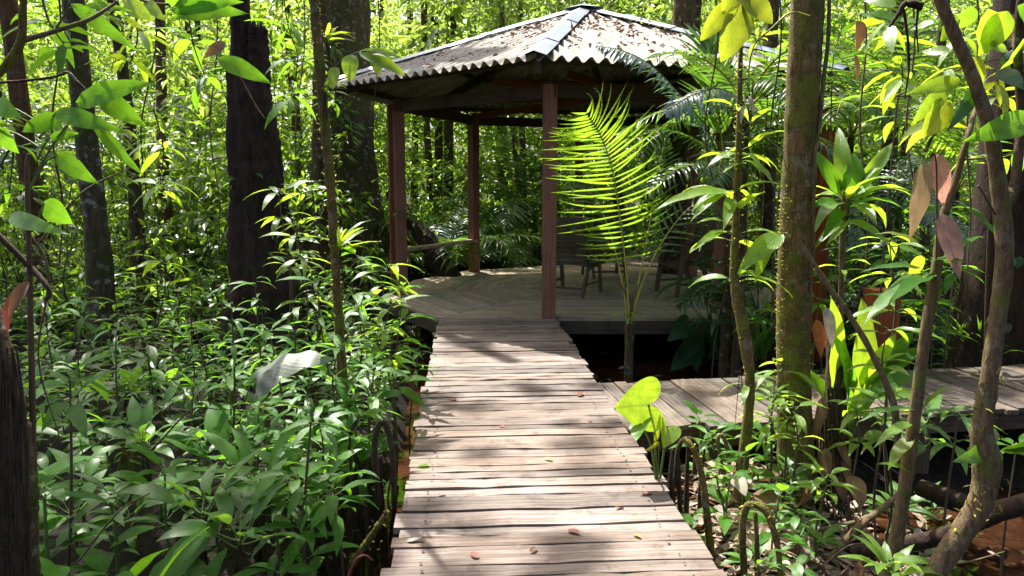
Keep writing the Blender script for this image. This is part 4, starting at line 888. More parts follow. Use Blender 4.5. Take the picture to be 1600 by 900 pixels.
leaf_obj(pk, W(1472, 334, Y - .06), W(1499, 437, Y - .16), PX(40, Y), 'pink', up=(-.1, -1, .2), bend=.25, fold=.15, tint=.5, label='ribbed pink leaf with pointed tip')
for b0, t0, w, m, dy in (((1453, 408), (1511, 411), 17, 'leaf_fg', -.2), ((1460, 430), (1386, 480), 30, 'leaf_fg', -.35), ((1455, 425), (1346, 512), 34, 'leaf_herb', -.3), ((1440, 420), (1345, 425), 14, 'leaf_herb', -.1), ((1470, 405), (1540, 370), 14, 'leaf_fg', .1), ((1440, 640), (1490, 600), 15, 'leaf_lime', -.1), ((1425, 660), (1365, 700), 22, 'leaf_lime', -.1), ((1430, 680), (1388, 735), 32, 'leaf_blotch', -.05),
        ((1435, 380), (1370, 365), 16, 'leaf_blotch', .1), ((1440, 400), (1420, 450), 22, 'leaf_blotch', .1), ((1430, 640), (1340, 660), 16, 'leaf_herb', -.2), ((1425, 740), (1370, 725), 16, 'leaf_lime', -.1)):
    leaf_obj(pk, W(*b0, Y), W(*t0, Y + dy), PX(w, Y), m, bend=random.uniform(.4, .8), fold=.2)
# crooked branch-tree at the right edge
Y = 2.95
ct = thing('crooked_tree', 'crooked slim tree curving up along the right edge', 'tree', W(1470, 930, Y))
stem_obj(ct, [W(1420, 980, Y), W(1462, 895, Y), W(1505, 830, Y), W(1534, 780, Y), W(1543, 725, Y), W(1534, 675, Y), W(1545, 600, Y), W(1560, 490, Y), W(1570, 400, Y), W(1563, 310, Y), W(1548, 210, Y), W(1520, 120, Y), W(1490, 50, Y), W(1462, -20, Y), W(1440, -120, Y)],
         [.042, .042, .043, .045, .054, .04, .033, .031, .032, .03, .026, .024, .022, .02, .018], 'bark_smooth', 'trunk', 14, 110, .07)
stem_obj(ct, [W(1568, 330, Y), W(1585, 290, Y + .05), W(1595, 180, Y + .1), W(1590, 60, Y + .1), W(1600, -40, Y + .1)], [.02, .018, .016, .014], 'bark', 'branch', 9, 30, .08)
stem_obj(ct, [W(1555, 335, Y - .03), W(1535, 300, Y - .06), W(1528, 290, Y - .07)], [.006, .004, .003], 'stem_brown', 'twig', 5, 8)
stem_obj(ct, [W(1440, 10, Y), W(1415, 6, Y), W(1404, 22, Y), W(1390, 42, Y)], [.016, .012, .009, .005], 'bark_char_shade', 'branch', 7, 16, .12)
stem_obj(ct, [W(1412, 15, Y), W(1418, 60, Y), W(1420, 110, Y), W(1413, 155, Y)], [.006, .005, .003], 'bark_char_shade', 'twig', 5, 14, .15)
stem_obj(ct, [W(1435, 8, Y), W(1432, 45, Y), W(1435, 82, Y)], [.005, .003], 'bark_char_shade', 'twig', 5, 10, .15)
mb = MB()
for q in range(120):
    f = random.random() ** 1.5; k = spline([W(1505, 830, Y), W(1534, 780, Y), W(1543, 725, Y), W(1534, 675, Y), W(1545, 600, Y), W(1560, 490, Y)], 60)[int(f * 59)]
    mb.leaves([k + rv(.02) + np.array([random.choice([-.035, .035]), -.01, 0])], rv(1), UPV + rv(.3), random.uniform(.015, .04), .008, .8, .2, random.random(), 3, 'strap')
mb.build('moss', M['moss'], ct)['kind'] = 'stuff'
LV = [((1500, 126), (1416, 148), 30, 'leaf_lime', 0), ((1478, 138), (1424, 194), 32, 'leaf_lime', 0), ((1482, 158), (1436, 218), 48, 'leaf_blotch', -.05), ((1512, 92), (1534, 134), 36, 'leaf_blotch', .0), ((1575, 18), (1528, 88), 48, 'leaf_lime', .05), ((1545, 15), (1530, 72), 40, 'leaf_lime', .1),
      ((1610, 186), (1503, 222), 48, 'leaf_fg', -.2), ((1530, 132), (1478, 206), 28, 'leaf_dark', -.1), ((1408, 32), (1342, 22), 24, 'leaf_fg', .1), ((1400, 10), (1350, 2), 24, 'leaf_lime', .1), ((1500, 30), (1470, 65), 30, 'leaf_lime', .15), ((1460, 35), (1420, 48), 18, 'leaf_lime', .1), ((1485, 80), (1440, 82), 20, 'leaf_lime', .1),
      ((1560, 110), (1600, 140), 36, 'leaf_dark', -.1), ((1600, 60), (1560, 110), 40, 'leaf_lime', .1), ((1590, 10), (1610, 60), 40, 'leaf_fg', .1), ((1520, 10), (1500, 45), 30, 'leaf_fg', .1), ((1545, 70), (1575, 80), 22, 'leaf_lime', .1), ((1560, 372), (1500, 320), 14, 'leaf_fg', .1), ((1545, 700), (1488, 722), 34, 'leaf_herb', -.15), ((1565, 705), (1620, 685), 30, 'leaf_fg', -.1), ((1570, 700), (1625, 720), 26, 'leaf_fg', -.15), ((1555, 670), (1552, 695), 16, 'leaf_lime', -.1)]
for b0, t0, w, m, dy in LV:
    leaf_obj(ct, W(*b0, Y + .05), W(*t0, Y + .05 + dy), PX(w, Y), m, up=(random.gauss(0, .3), -1, .25), bend=random.uniform(.2, .6), fold=.2, seg=9)
for (qx, qy), n_, L_, m in (((1505, 55), 6, .16, 'leaf_lime'), ((1560, 120), 6, .18, 'leaf_blotch'), ((1410, 120), 6, .17, 'leaf_lime'), ((1455, 190), 6, .17, 'leaf_blotch'), ((1535, 30), 5, .17, 'leaf_lime'), ((1390, 30), 5, .17, 'leaf_lime'), ((1590, 230), 5, .18, 'leaf_fg'), ((1480, 110), 5, .15, 'leaf_lime')):
    whorl(ct, W(qx, qy, Y + random.uniform(.2, .7)), n_, L_, L_ * .36, m, (-.9, .4), (.2, .7), pet=.12)
for b0, t0, w, m in (((1340, 32), (1337, 80), 24, 'dry'), ((1580, 22), (1578, 75), 22, 'dry'), ((1590, 80), (1588, 130), 20, 'dry'), ((1335, 85), (1338, 128), 10, 'dry')):
    leaf_obj(ct, W(*b0, Y + .2), W(*t0, Y + .2), PX(w, Y), m, up=(.2, -1, 0), bend=.6, fold=.7, name='dry_leaf')
# fallen log
o = thing('log', 'dark mossy log lying behind the crooked tree foot', 'log', W(1510, 820, 3.4))
MB().tube([W(1330, 862, 3.45), W(1420, 850, 3.4), W(1490, 832, 3.35), W(1560, 800, 3.3), W(1660, 770, 3.25)], [.03, .036, .04, .045, .045], 14, 40, .08).build('trunk', M['bark_char_shade'], o)  # the log's shade is put in by the near black bark
o = thing('log', 'thin pale branch lying across the litter below the mossy tree', 'branch', W(1350, 810, 3.9))
MB().tube([W(1300, 870, 3.7), W(1340, 825, 3.75), W(1385, 790, 3.8), W(1410, 765, 3.85)], [.018, .02, .017, .013], 8, 24, .1).build('branch', M['bark_smooth'], o)
o = thing('log', 'short pale broken stick in the sunlit litter', 'stick', W(1300, 824, 3.8))
MB().tube([W(1262, 832, 3.78), W(1300, 824, 3.78), W(1336, 816, 3.78)], [.011, .013, .012], 7, 10, .1).build('branch', M['bark_smooth'], o)
o = thing('log', 'dark wet log half sunk in the brown pool', 'log', W(1470, 775, 4.2))
MB().tube([W(1440, 762, 4.3), W(1490, 782, 4.1), W(1545, 800, 3.95)], [.05, .06, .05], 10, 16, .08).build('trunk', M['bark_char_shade'], o)

# arum with big glowing leaf at the boardwalk edge
def cordate(parent, base, axis, face, L, wid, mat, stem_from, name='leaf', cup=.15, fold=.0, tint=.8, label=None):
    """arrow or heart shaped leaf: petiole joins at the notch, two back lobes"""
    ax = nrm(axis); S = nrm(np.cross(ax, face)); N = np.cross(S, ax)
    out = [(0, .0), (-.30, .10), (-.42, .28), (-.36, .46), (-.18, .54), (.05, .53), (.28, .46), (.5, .36), (.72, .22), (.9, .09), (1.02, 0)]
    c = spline(np.array([(a, b_, 0) for a, b_ in out]), 26); mb = MB(); rows = 6
    for s in (-1, 1):
        V = []; UV = []
        for r_ in range(rows + 1):
            f = r_ / rows; x = c[:, 0] * f + (np.clip(c[:, 0], -.02, 1)) * (1 - f) * 1.0; y = c[:, 1] * f
            h = cup * (y ** 2) * 2 + fold * y - .12 * np.clip(x, 0, 2) ** 2 + .012 * np.sin(x * 14 + s) * f
            V.append(np.asarray(base) + L * (x[:, None] * ax + h[:, None] * N) + wid * s * y[:, None] * S); UV.append(np.stack([.5 + s * y * .9, np.clip(x, 0, 1)], -1))
        V = np.array(V); K = len(c); ii, jj = np.meshgrid(np.arange(rows), np.arange(K - 1), indexing='ij')
        mb.add(V, np.stack([ii * K + jj, ii * K + jj + 1, (ii + 1) * K + jj + 1, (ii + 1) * K + jj], -1).reshape(-1, 4), np.array(UV), tint)
    sf = np.asarray(stem_from); mb.tube([sf, (sf + base) / 2 + [.01, .02, .05], base], [.008, .006, .005], 7, 14, mi=1, cap=False)
    o = mb.build(name, [M[mat], M['stem_green']], parent)
    if label: o['label'] = label
    return o
Y = 3.9
ar = thing('arum_plant', 'arum with one large glowing arrow shaped leaf at the boardwalk edge', 'plant', W(1028, 760, Y))
cordate(ar, W(1013, 632, Y), W(945, 640, Y - .05) - W(1013, 632, Y), np.array([-.1, -1, .12]), .18, .27, 'leaf_lime', W(1026, 757, Y), cup=.03, label='largest leaf, lit through and bright yellow green')
cordate(ar, W(1002, 664, Y - .05), W(985, 700, Y - .25) - W(1002, 664, Y - .05), np.array([-.5, -.1, .85]), .13, .12, 'leaf_herb', W(1026, 757, Y))
cordate(ar, W(1042, 672, Y), W(1040, 710, Y - .12) - W(1045, 672, Y), np.array([.3, -1, .1]), .11, .13, 'leaf_lime', W(1030, 757, Y), fold=.4)
leaf_obj(ar, W(1024, 690, Y), W(1032, 645, Y), .03, 'leaf_blotch', W(1028, 757, Y), up=(0, -1, .1), bend=.1, fold=.9)
leaf_obj(ar, W(1030, 690, Y), W(1006, 705, Y - .1), .025, 'leaf_blotch', W(1028, 757, Y), bend=.6)
# herb with arrow leaves beyond the side boardwalk, drooping dark arum
da = thing('arum_plant', 'dark arum with drooping arrow leaves hanging below the deck edge', 'plant', W(1075, 500, 8.3))
for c_, t0 in (((1070, 510), (1040, 535)), ((1082, 530), (1075, 560)), ((1072, 555), (1052, 575)), ((1085, 545), (1092, 590))):
    cordate(da, W(*c_, 8.3), W(*t0, 8.2) - W(*c_, 8.3), np.array([.2, -.7, .5]), .26, .22, 'leaf_dark', W(1095, 500, 8.3))

# rough mossy roots and hoops right of the boardwalk
def root(pts, rad, label, mat='bark_moss', Y=None, name='arching_root', n=40, mossy=0, group=None):
    pts = [np.asarray(p, float) for p in pts]; o = thing(name, label, 'root', pts[0], group)
    MB().tube(pts, rad, 9, n, .12).build('root', M[mat], o)
    if mossy:
        mb = MB(); c = spline(pts, 60)[RNG.integers(5, 55, mossy)]; n_ = mossy
        mb.quads(c + RNG.normal(0, .012, (n_, 3)), RNG.normal(0, 1, (n_, 3)), UPV + RNG.normal(0, .4, (n_, 3)), RNG.uniform(.01, .035, n_), RNG.uniform(.006, .012, n_), RNG.random(n_)); mb.build('moss', M['moss'], o)['kind'] = 'stuff'
    return o
root([W(1068, 684, 3.75), W(1082, 700, 3.72), W(1096, 740, 3.7), W(1104, 800, 3.68), W(1112, 880, 3.66)], [.012, .016, .018, .02, .024], 'mossy root bending down beside the boardwalk right edge', mossy=70)
root([W(1163, 900, 3.3), W(1160, 830, 3.3), W(1165, 795, 3.3), W(1180, 788, 3.28), W(1200, 805, 3.25), W(1214, 850, 3.22), W(1220, 900, 3.2)], [.017, .016, .016, .016, .015, .014], 'hooped mossy root right of the boardwalk near the bottom', mossy=60)
root([W(1183, 900, 3.35), W(1182, 840, 3.35), W(1180, 800, 3.35)], [.012, .011, .009], 'thin upright root inside the hooped root')
root([W(1085, 740, 3.95), W(1088, 700, 3.95), W(1075, 685, 3.95), W(1060, 700, 3.95), W(1055, 760, 3.95)], [.014, .014, .014, .013], 'brown hooped root just right of the arum', 'root')
for q, px in enumerate((1052, 1063, 1072, 1094)):
    root([W(px, 800, 3.9 + .05 * q), W(px + random.uniform(-4, 4), 740, 3.9 + .05 * q), W(px + random.uniform(-8, 8), random.uniform(690, 715), 3.9 + .05 * q)], [.016, .013, .007], 'short upright brown root rising behind the arum', 'root', name='breathing_root', group='upright roots by the arum')
root([W(1130, 740, 4.3), W(1122, 690, 4.3), W(1128, 680, 4.3), W(1136, 700, 4.28), W(1140, 730, 4.28)], [.012, .012, .011, .011], 'small pale hooped root between the arum and slender stem', 'bark_smooth')

# ------------------------------------------------------------------ left foreground
# dark mossy trunk at the left edge
lt = thing('mossy_stump', 'dark rooty mossy trunk at the bottom left edge', 'tree', W(15, 960, 2.5))
MB().tube([W(10, 1000, 2.5), W(18, 900, 2.5), W(22, 780, 2.5), W(14, 680, 2.52), W(4, 590, 2.55), W(-12, 500, 2.6), W(-40, 380, 2.7)], [PX(48, 2.5), PX(40, 2.5), PX(34, 2.5), PX(30, 2.5), PX(24, 2.5), PX(16, 2.5), PX(10, 2.5)], 18, 60, .08).build('trunk', M['bark'], lt)
mb = MB()
for q in range(24):
    x0 = random.uniform(-5, 45); mb.tube([W(x0 * .6, 520 + random.uniform(0, 80), 2.46), W(x0 + random.uniform(-5, 8), 700, 2.41), W(x0 + random.uniform(-6, 16), 930, 2.38)], [.003, .005, .006], 5, 12, .2)
mb.build('root', M['root'], lt)
leaf_obj(lt, W(45, 440, 2.45), W(14, 500, 2.4), .05, 'dry', up=(0, -1, .2), bend=.4, fold=.6, name='dead_leaf', tint=.2)
leaf_obj(lt, W(20, 460, 2.45), W(12, 520, 2.42), .04, 'red_leaf', up=(0, -1, .2), bend=.3, fold=.5, name='dead_leaf')
# vine branches at upper left
bl = thing('hanging_branch', 'bare forked branch coming in at the upper left corner', 'branch', W(30, 60, 2.6))
stem_obj(bl, [W(38, -40, 2.6), W(36, 20, 2.6), W(33, 62, 2.6), W(15, 95, 2.6), W(-20, 135, 2.6)], [.012, .012, .015, .014, .012], 'bark_moss', 'branch', 8, 24, .1)
stem_obj(bl, [W(33, 64, 2.6), W(80, 50, 2.62), W(140, 30, 2.65), W(180, 5, 2.7)], [.010, .008, .007, .005], 'bark_smooth', 'branch', 7, 20, .1)
stem_obj(bl, [W(85, 48, 2.62), W(100, 25, 2.63), W(110, 12, 2.63)], [.004, .003], 'stem_brown', 'twig', 5, 8)
o = thing('vine', 'thin dark vine looping across the left edge trees', 'vine', W(60, 126, 3.2))
MB().tube([W(-20, 130, 3.2), W(40, 126, 3.2), W(85, 120, 3.2), W(105, 113, 3.2), W(118, 125, 3.2), W(135, 145, 3.2), W(150, 190, 3.25)], [.006, .006, .006, .005], 6, 40, .12).build('stem', M['bark'], o)
o = thing('vine', 'drooping brown root at the left edge with dead leaves', 'vine', W(30, 400, 2.6))
MB().tube([W(-10, 360, 2.6), W(15, 385, 2.6), W(45, 415, 2.6), W(68, 440, 2.58), W(78, 458, 2.57), W(70, 470, 2.56)], [.012, .011, .010, .008, .005], 7, 30, .12).build('stem', M['root'], o)

# broad leaved sapling, upper left
Y = 2.6
ls = thing('broad_leaf_sapling', 'near sapling with large drooping green leaves at upper left', 'sapling', W(40, 960, Y))
stem_obj(ls, [W(60, 1000, Y), W(52, 700, Y), W(46, 420, Y), W(42, 270, Y), W(45, 240, Y)], [.012, .011, .009, .007, .005], 'stem_brown', n=24)
stem_obj(ls, [W(44, 300, Y), W(80, 230, Y), W(110, 190, Y), W(130, 165, Y - .02)], [.005, .004, .003], 'stem_green', 'twig', 5, 12)
for b0, t0, w, m, dy, bd in (((120, 162), (243, 130), 42, 'leaf_fg', -.1, .5), ((86, 177), (196, 208), 34, 'leaf_fg', -.1, .7), ((158, 150), (229, 198), 40, 'leaf_fg', -.05, .5), ((100, 186), (34, 206), 36, 'leaf_fg', .0, .8), ((145, 188), (224, 274), 26, 'leaf_fg', -.1, .3), ((78, 216), (124, 208), 19, 'leaf_fg', 0, .3), ((88, 240), (154, 288), 34, 'leaf_fg', -.05, .4), ((-6, 162), (34, 184), 36, 'leaf_fg', -.1, .6), ((14, 338), (108, 366), 30, 'leaf_herb', -.15, .6), ((68, 316), (114, 350), 42, 'leaf_fg', 0, .4), ((-5, 200), (30, 240), 30, 'leaf_fg', 0, .5)):
    leaf_obj(ls, W(*b0, Y), W(*t0, Y + dy), PX(w, Y), m, W(60 if b0[0] < 110 else 118, b0[1] + 30, Y), up=(random.gauss(0, .2), -1, .28), bend=bd, fold=.12, seg=10, tint=random.uniform(.35, .95))
tl_ = thing('overhanging_branch', 'leafy twig hanging in at the top left with broad backlit leaves', 'branch', W(250, -20, 2.8))
stem_obj(tl_, [W(90, -40, 2.8), W(200, -5, 2.8), W(270, 5, 2.8), W(300, -40, 2.8)], [.006, .005, .005, .006], 'stem_brown', 'twig', 6, 16)
for b0, t0, w, m in (((112, 6), (218, 82), 26, 'leaf_fg'), ((135, 8), (206, 17), 15, 'leaf_fg'), ((195, 2), (241, 33), 32, 'leaf_lime'), ((226, 3), (259, 33), 22, 'leaf_lime'), ((268, 14), (380, 3), 34, 'leaf_fg'), ((274, 20), (387, 21), 36, 'leaf_fg'), ((280, 8), (255, -30), 30, 'leaf_fg'), ((352, 66), (318, 92), 20, 'dry'), ((342, 92), (426, 132), 32, 'leaf_fg')):
    leaf_obj(tl_, W(*b0, 2.8), W(*t0, 2.75), PX(w, 2.8), m, up=(random.gauss(0, .2), -1, .2), bend=random.uniform(.2, .5), fold=.15, seg=10, tint=random.uniform(.5, 1))

# slender mossy sapling in front of the black snag, with epiphytes
Y = 4.6
sm_ = thing('mossy_sapling', 'thin mossy pole like sapling carrying small epiphytes left of the boardwalk', 'sapling', W(546, 800, Y))
pts = [W(548, 810, Y), W(540, 700, Y), W(534, 580, Y), W(528, 480, Y), W(522, 380, Y), W(516, 280, Y), W(507, 190, Y), W(499, 100, Y), W(492, 20, Y), W(488, -60, Y), W(480, -300, Y)]
MB().tube(pts, [.034, .028, .028, .027, .027, .027, .028, .03, .028, .024, .02], 10, 80, .14).build('stem', M['bark_moss'], sm_)
mb = MB(); n = 900; c = spline(pts, 200)[RNG.integers(10, 185, n)]
mb.quads(c + RNG.normal(0, .022, (n, 3)), RNG.normal(0, 1, (n, 3)), UPV + RNG.normal(0, .4, (n, 3)), RNG.uniform(.008, .03, n), RNG.uniform(.003, .009, n), RNG.random(n)); mb.build('moss', M['moss'], sm_)['kind'] = 'stuff'
for k_, (px, py, n_, L, az) in enumerate(((510, 60, 12, .15, (-60, 120)), (508, 142, 12, .16, (-80, 130)), (531, 385, 16, .22, (-90, 150)))):
    ep = thing('epiphyte', ['spiky epiphyte topmost on the mossy pole sapling', 'spiky epiphyte level with the roof corner on the mossy sapling', 'largest bright strap leaved epiphyte low on the mossy sapling'][k_], 'epiphyte', W(px, py, Y - .03))
    whorl(ep, W(px, py, Y - .03), n_, L, .02, 'leaf_lime', (.2, 1.2), (.4, 1.1), az=az, prof='strap', pet=.02)
    mb = MB()
    for q in range(6): mb.tube([W(px, py, Y - .04), W(px + random.uniform(-4, 6), py + 30, Y - .05), W(px + random.uniform(-8, 10), py + random.uniform(40, 80), Y - .04)], [.003, .002, .001], 4, 6, .1)
    mb.build('root', M['root'], ep)
hb = thing('overhanging_branch', 'twig with hanging pale green leaves beside the left roof corner', 'branch', W(515, 105, Y))
stem_obj(hb, [W(508, 120, Y - .02), W(535, 95, Y - .1), W(565, 80, Y - .15), W(598, 84, Y - .2)], [.006, .004, .003], 'stem_brown', 'twig', 5, 12)
for b0, t0, w in (((548, 86), (548, 128), 25), ((562, 80), (633, 118), 22), ((584, 86), (592, 118), 16), ((575, 80), (625, 90), 14), ((524, 105), (520, 140), 18)):
    leaf_obj(hb, W(*b0, Y - .15), W(*t0, Y - .2), PX(w, Y), 'leaf_lime', up=(0, -.9, .5), bend=.3, prof='ovate')

# leafy shrub before the black snag and beside the boardwalk
def leafy_plant(base_px, Y, nodes, label, mat='leaf_fg', L=.2, wid=.055, n=6, group=None, name='leafy_sapling', rad=.008, elev=(-.3, .6)):
    bp = W(*base_px, Y); z0 = float(hgt(bp[0], Y)) - .05; o = thing(name, label, 'sapling', (bp[0], Y, z0), group)
    top = W(*nodes[-1], Y); pts = [np.array([bp[0], Y, z0])] + [W(*q, Y) for q in nodes]; pts.insert(1, (pts[0] + pts[1]) / 2 + np.array([random.uniform(-.07, .07), random.uniform(-.05, .05), 0]))
    stem_obj(o, pts, [rad, rad * .8, rad * .4], 'stem_brown', n=18, sides=6)
    for q in nodes: whorl(o, W(*q, Y), n, L, wid, mat, elev, (.5, 1.1), pet=.22)
    return o
leafy_plant((470, 600), 6.4, [(452, 420), (440, 340), (436, 300)], 'leafy sapling with yellow green leaves before the black snag', 'leaf_lime', .24, .065, 6)
leafy_plant((505, 640), 5.6, [(500, 500), (498, 440)], 'leafy sapling with drooping leaves beside the mossy pole sapling', 'leaf_fg', .24, .06, 6)
leafy_plant((580, 650), 5.6, [(590, 520), (600, 450), (605, 420)], 'bushy sapling with bright leaves crowding the left gazebo post', 'leaf_lime', .24, .07, 7)
leafy_plant((610, 640), 5.4, [(620, 540), (625, 500), (628, 450)], 'bushy sapling with glossy leaves beside the boardwalk start of the deck', 'leaf_fg', .22, .07, 7)
leafy_plant((555, 660), 5.0, [(560, 600), (565, 540), (560, 480)], 'leafy sapling right of the mossy pole sapling', 'leaf_herb', .2, .06, 7)
leafy_plant((610, 700), 4.7, [(615, 600), (612, 560)], 'low leafy sapling at the left boardwalk edge', 'leaf_fg', .2, .065, 6)
leafy_plant((640, 640), 5.6, [(650, 575), (655, 545)], 'low leafy sapling over the dark gap at the boardwalk edge', 'leaf_fg', .17, .055, 6)
leafy_plant((400, 640), 5.6, [(398, 585), (395, 555)], 'small sapling with one upright bright leaf before the snag', 'leaf_lime', .17, .07, 5)
leafy_plant((250, 560), 8.0, [(258, 450), (256, 410)], 'sunlit sapling left of the snag with yellow leaves', 'leaf_lime', .32, .09, 6)
leafy_plant((130, 600), 6.6, [(130, 500), (135, 470)], 'sapling with dark green leaves in the left low growth', 'leaf_fg', .25, .07, 6)
leafy_plant((230, 640), 5.8, [(232, 560), (228, 530)], 'sapling with broad leaves in the middle of the left low growth', 'leaf_herb', .24, .075, 6)
leafy_plant((320, 620), 6.4, [(322, 545), (325, 515)], 'sapling with narrow leaves left of the snag foot', 'leaf_fg', .22, .06, 6)
leafy_plant((90, 800), 3.4, [(110, 620), (108, 590)], 'sapling with large drooping leaves near the bottom left trunk', 'leaf_fg', .24, .07, 5)
# right-side leafy saplings
leafy_plant((1110, 760), 4.4, [(1115, 700), (1112, 680)], 'small sapling with pale leaves left of the slender stem', 'leaf_herb', .15, .045, 7)
leafy_plant((1205, 740), 4.3, [(1205, 660), (1208, 620)], 'tufted sapling with glossy narrow leaves between slender stem and mossy tree', 'leaf_lime', .2, .045, 10)
leafy_plant((1225, 700), 4.2, [(1230, 660)], 'small epiphytic sapling on the mossy tree foot', 'leaf_lime', .12, .04, 7)
leafy_plant((1440, 760), 4.4, [(1448, 690), (1446, 660)], 'sapling with striped green leaves between leaning sapling and crooked tree', 'leaf_herb', .27, .07, 6)
leafy_plant((1385, 760), 4.3, [(1380, 680), (1378, 655)], 'sapling with yellowing leaves left of the leaning sapling', 'leaf_lime', .2, .06, 6)
leafy_plant((1395, 935), 3.0, [(1390, 900), (1388, 885)], 'seedling with bright upright leaves at the bottom right edge', 'leaf_lime', .16, .055, 6, elev=(.1, 1.2))
leafy_plant((1250, 870), 3.6, [(1252, 820), (1248, 800)], 'seedling with sun bleached leaves in the litter', 'leaf_herb', .13, .045, 8)
leafy_plant((1240, 930), 3.1, [(1245, 880)], 'tiny seedling below the bleached seedling', 'leaf_herb', .12, .05, 5)
leafy_plant((1120, 810), 3.85, [(1122, 760), (1120, 745)], 'tiny seedling beside the mossy bending root', 'leaf_lime', .11, .035, 6)
leafy_plant((1290, 560), 6.2, [(1280, 470), (1285, 440)], 'leafy sapling just beyond the side boardwalk behind the mossy tree', 'leaf_fg', .22, .065, 7)
leafy_plant((1210, 545), 6.5, [(1215, 490), (1200, 440)], 'leafy sapling beyond the side boardwalk left of the mossy tree', 'leaf_lime', .2, .05, 7)
leafy_plant((1420, 560), 6.5, [(1415, 480), (1400, 400)], 'leafy sapling beyond the short thick post', 'leaf_fg', .26, .075, 7)
leafy_plant((1340, 560), 6.9, [(1345, 450), (1350, 400)], 'shady leafy sapling behind the rosette sapling', 'leaf_dark', .3, .08, 7)
leafy_plant((1560, 480), 5.6, [(1550, 250), (1560, 150), (1500, 160)], 'tall leafy sapling in front of the huge dark trunk', 'leaf_lime', .3, .09, 7)
leafy_plant((1380, 400), 5.8, [(1400, 180), (1410, 110), (1390, 60)], 'tall leafy sapling in the upper right behind the twigs', 'leaf_lime', .28, .08, 7)
leafy_plant((1190, 440), 7.6, [(1195, 230), (1200, 120), (1185, 60)], 'tall leafy sapling left behind the mossy tree', 'leaf_lime', .24, .065, 6)
leafy_plant((1290, 440), 7.4, [(1300, 120), (1310, 60)], 'tall leafy sapling right behind the mossy tree top', 'leaf_fg', .26, .07, 6)

# thin lianas hanging through the scene
for k_, (x0, x1, Yq, y1, lab) in enumerate(((1212, 1205, 5.4, 520, 'thin straight liana left of the mossy tree'), (1345, 1352, 5.2, 430, 'thin liana right of the rosette sapling'), (1108, 1112, 6.2, 420, 'thin liana before the right roof corner'), (1418, 1428, 5.0, 330, 'thin liana behind the hanging tan leaf'), (232, 224, 6.5, 400, 'thin liana in the left forest before the sunlit trunk'), (330, 338, 6.8, 450, 'thin liana just left of the black snag'), (84, 92, 5.0, 420, 'thin liana between reddish and lichen trunks'), (470, 462, 7.2, 430, 'thin liana just right of the black snag'), (585, 590, 9.5, 430, 'thin liana left of the left gazebo post'), (1520, 1512, 4.6, 420, 'thin liana before the huge dark trunk'))):
    o = thing('liana', lab, 'vine', W(x0, 200, Yq)); w_ = random.uniform(6, 14)
    MB().tube([W(x0, -80, Yq), W(x0 + w_, 60, Yq), W((x0 + x1) / 2 - w_ * .6, 200, Yq), W(x1 + w_ * .5, 320, Yq), W(x1, y1, Yq)], [.007, .006, .006, .004], 5, 40, .15).build('stem', M['bark_smooth' if k_ % 2 else 'bark'], o)
# bare twigs in the foreground
for k_, (pts_, Yq, lab) in enumerate(((((1400, 150), (1452, 128), (1500, 108), (1560, 92)), 3.6, 'thin bare twig crossing the upper right leaves'), (((1500, 250), (1545, 246), (1592, 238)), 3.4, 'pale bare twig beside the crooked tree'), (((1190, 210), (1235, 250), (1262, 300)), 4.5, 'pale twig leaning on the mossy tree'), (((370, 110), (400, 165), (414, 185)), 4.5, 'bare twig below the top left leaves'), (((20, 330), (75, 420), (60, 560), (95, 690)), 2.9, 'thin brown stem twisting up at the left edge'), (((60, 380), (130, 300), (210, 260)), 3.2, 'thin bare twig behind the broad leaved sapling'), (((250, 690), (300, 640), (345, 640)), 3.8, 'bare twig lying over the left herbs'), (((120, 880), (185, 800), (235, 770)), 3.0, 'bare twig lying among the bottom left herbs'), (((1290, 880), (1335, 850), (1400, 858)), 3.3, 'pale twig on the ground at bottom right'), (((1455, 870), (1500, 880), (1570, 862)), 3.1, 'thin pale twig over the brown pool'))):
    o = thing('twig', lab, 'twig', W(*pts_[0], Yq))
    MB().tube([W(*q, Yq - .04 * i_) for i_, q in enumerate(pts_)], [.005, .004, .0025], 5, 24, .15).build('branch', M['bark_smooth' if k_ % 2 else 'stem_brown'], o)

leafy_plant((450, 560), 7.0, [(455, 400), (470, 350), (478, 300)], 'sunlit sapling with many lime leaves right against the black snag', 'leaf_lime', .26, .07, 7)
leafy_plant((490, 620), 6.0, [(480, 470), (470, 400), (462, 370)], 'sunlit sapling of drooping leaves between snag and mossy pole', 'leaf_lime', .27, .07, 7)
leafy_plant((550, 640), 5.8, [(555, 480), (548, 420), (560, 400)], 'sunlit leafy sapling just right of the mossy pole sapling', 'leaf_fg', .22, .06, 7)
leafy_plant((440, 640), 5.0, [(430, 560), (420, 520)], 'leafy sapling behind the grey dead leaf', 'leaf_fg', .2, .06, 7)
leafy_plant((480, 700), 4.4, [(485, 640), (480, 610)], 'leafy sapling right of the grey dead leaf', 'leaf_herb', .18, .055, 7)
leafy_plant((1210, 730), 4.4, [(1212, 620), (1222, 575)], 'tuft of glossy bleached leaves left of the mossy tree over the side walk', 'leaf_lime', .2, .055, 8)
leafy_plant((1230, 560), 6.9, [(1215, 190), (1225, 130), (1205, 90)], 'tall sapling with lime leaves before the right roof corner', 'leaf_lime', .26, .075, 7)
leafy_plant((1400, 720), 4.6, [(1400, 480), (1395, 430), (1390, 380)], 'tall sapling with bright leaves between rosette sapling and pink leaves', 'leaf_lime', .24, .07, 7)
leafy_plant((1250, 760), 4.0, [(1246, 690), (1240, 640)], 'bleached leafy sapling in front of the mossy tree foot', 'leaf_lime', .17, .05, 7)
leafy_plant((1290, 800), 3.7, [(1290, 765), (1292, 745)], 'low sapling with pale leaves before the fibrous stump', 'leaf_lime', .15, .05, 7)
leafy_plant((1180, 600), 6.7, [(1186, 500), (1180, 430)], 'leafy sapling beyond the side walk behind the slender stem', 'leaf_fg', .24, .07, 8)
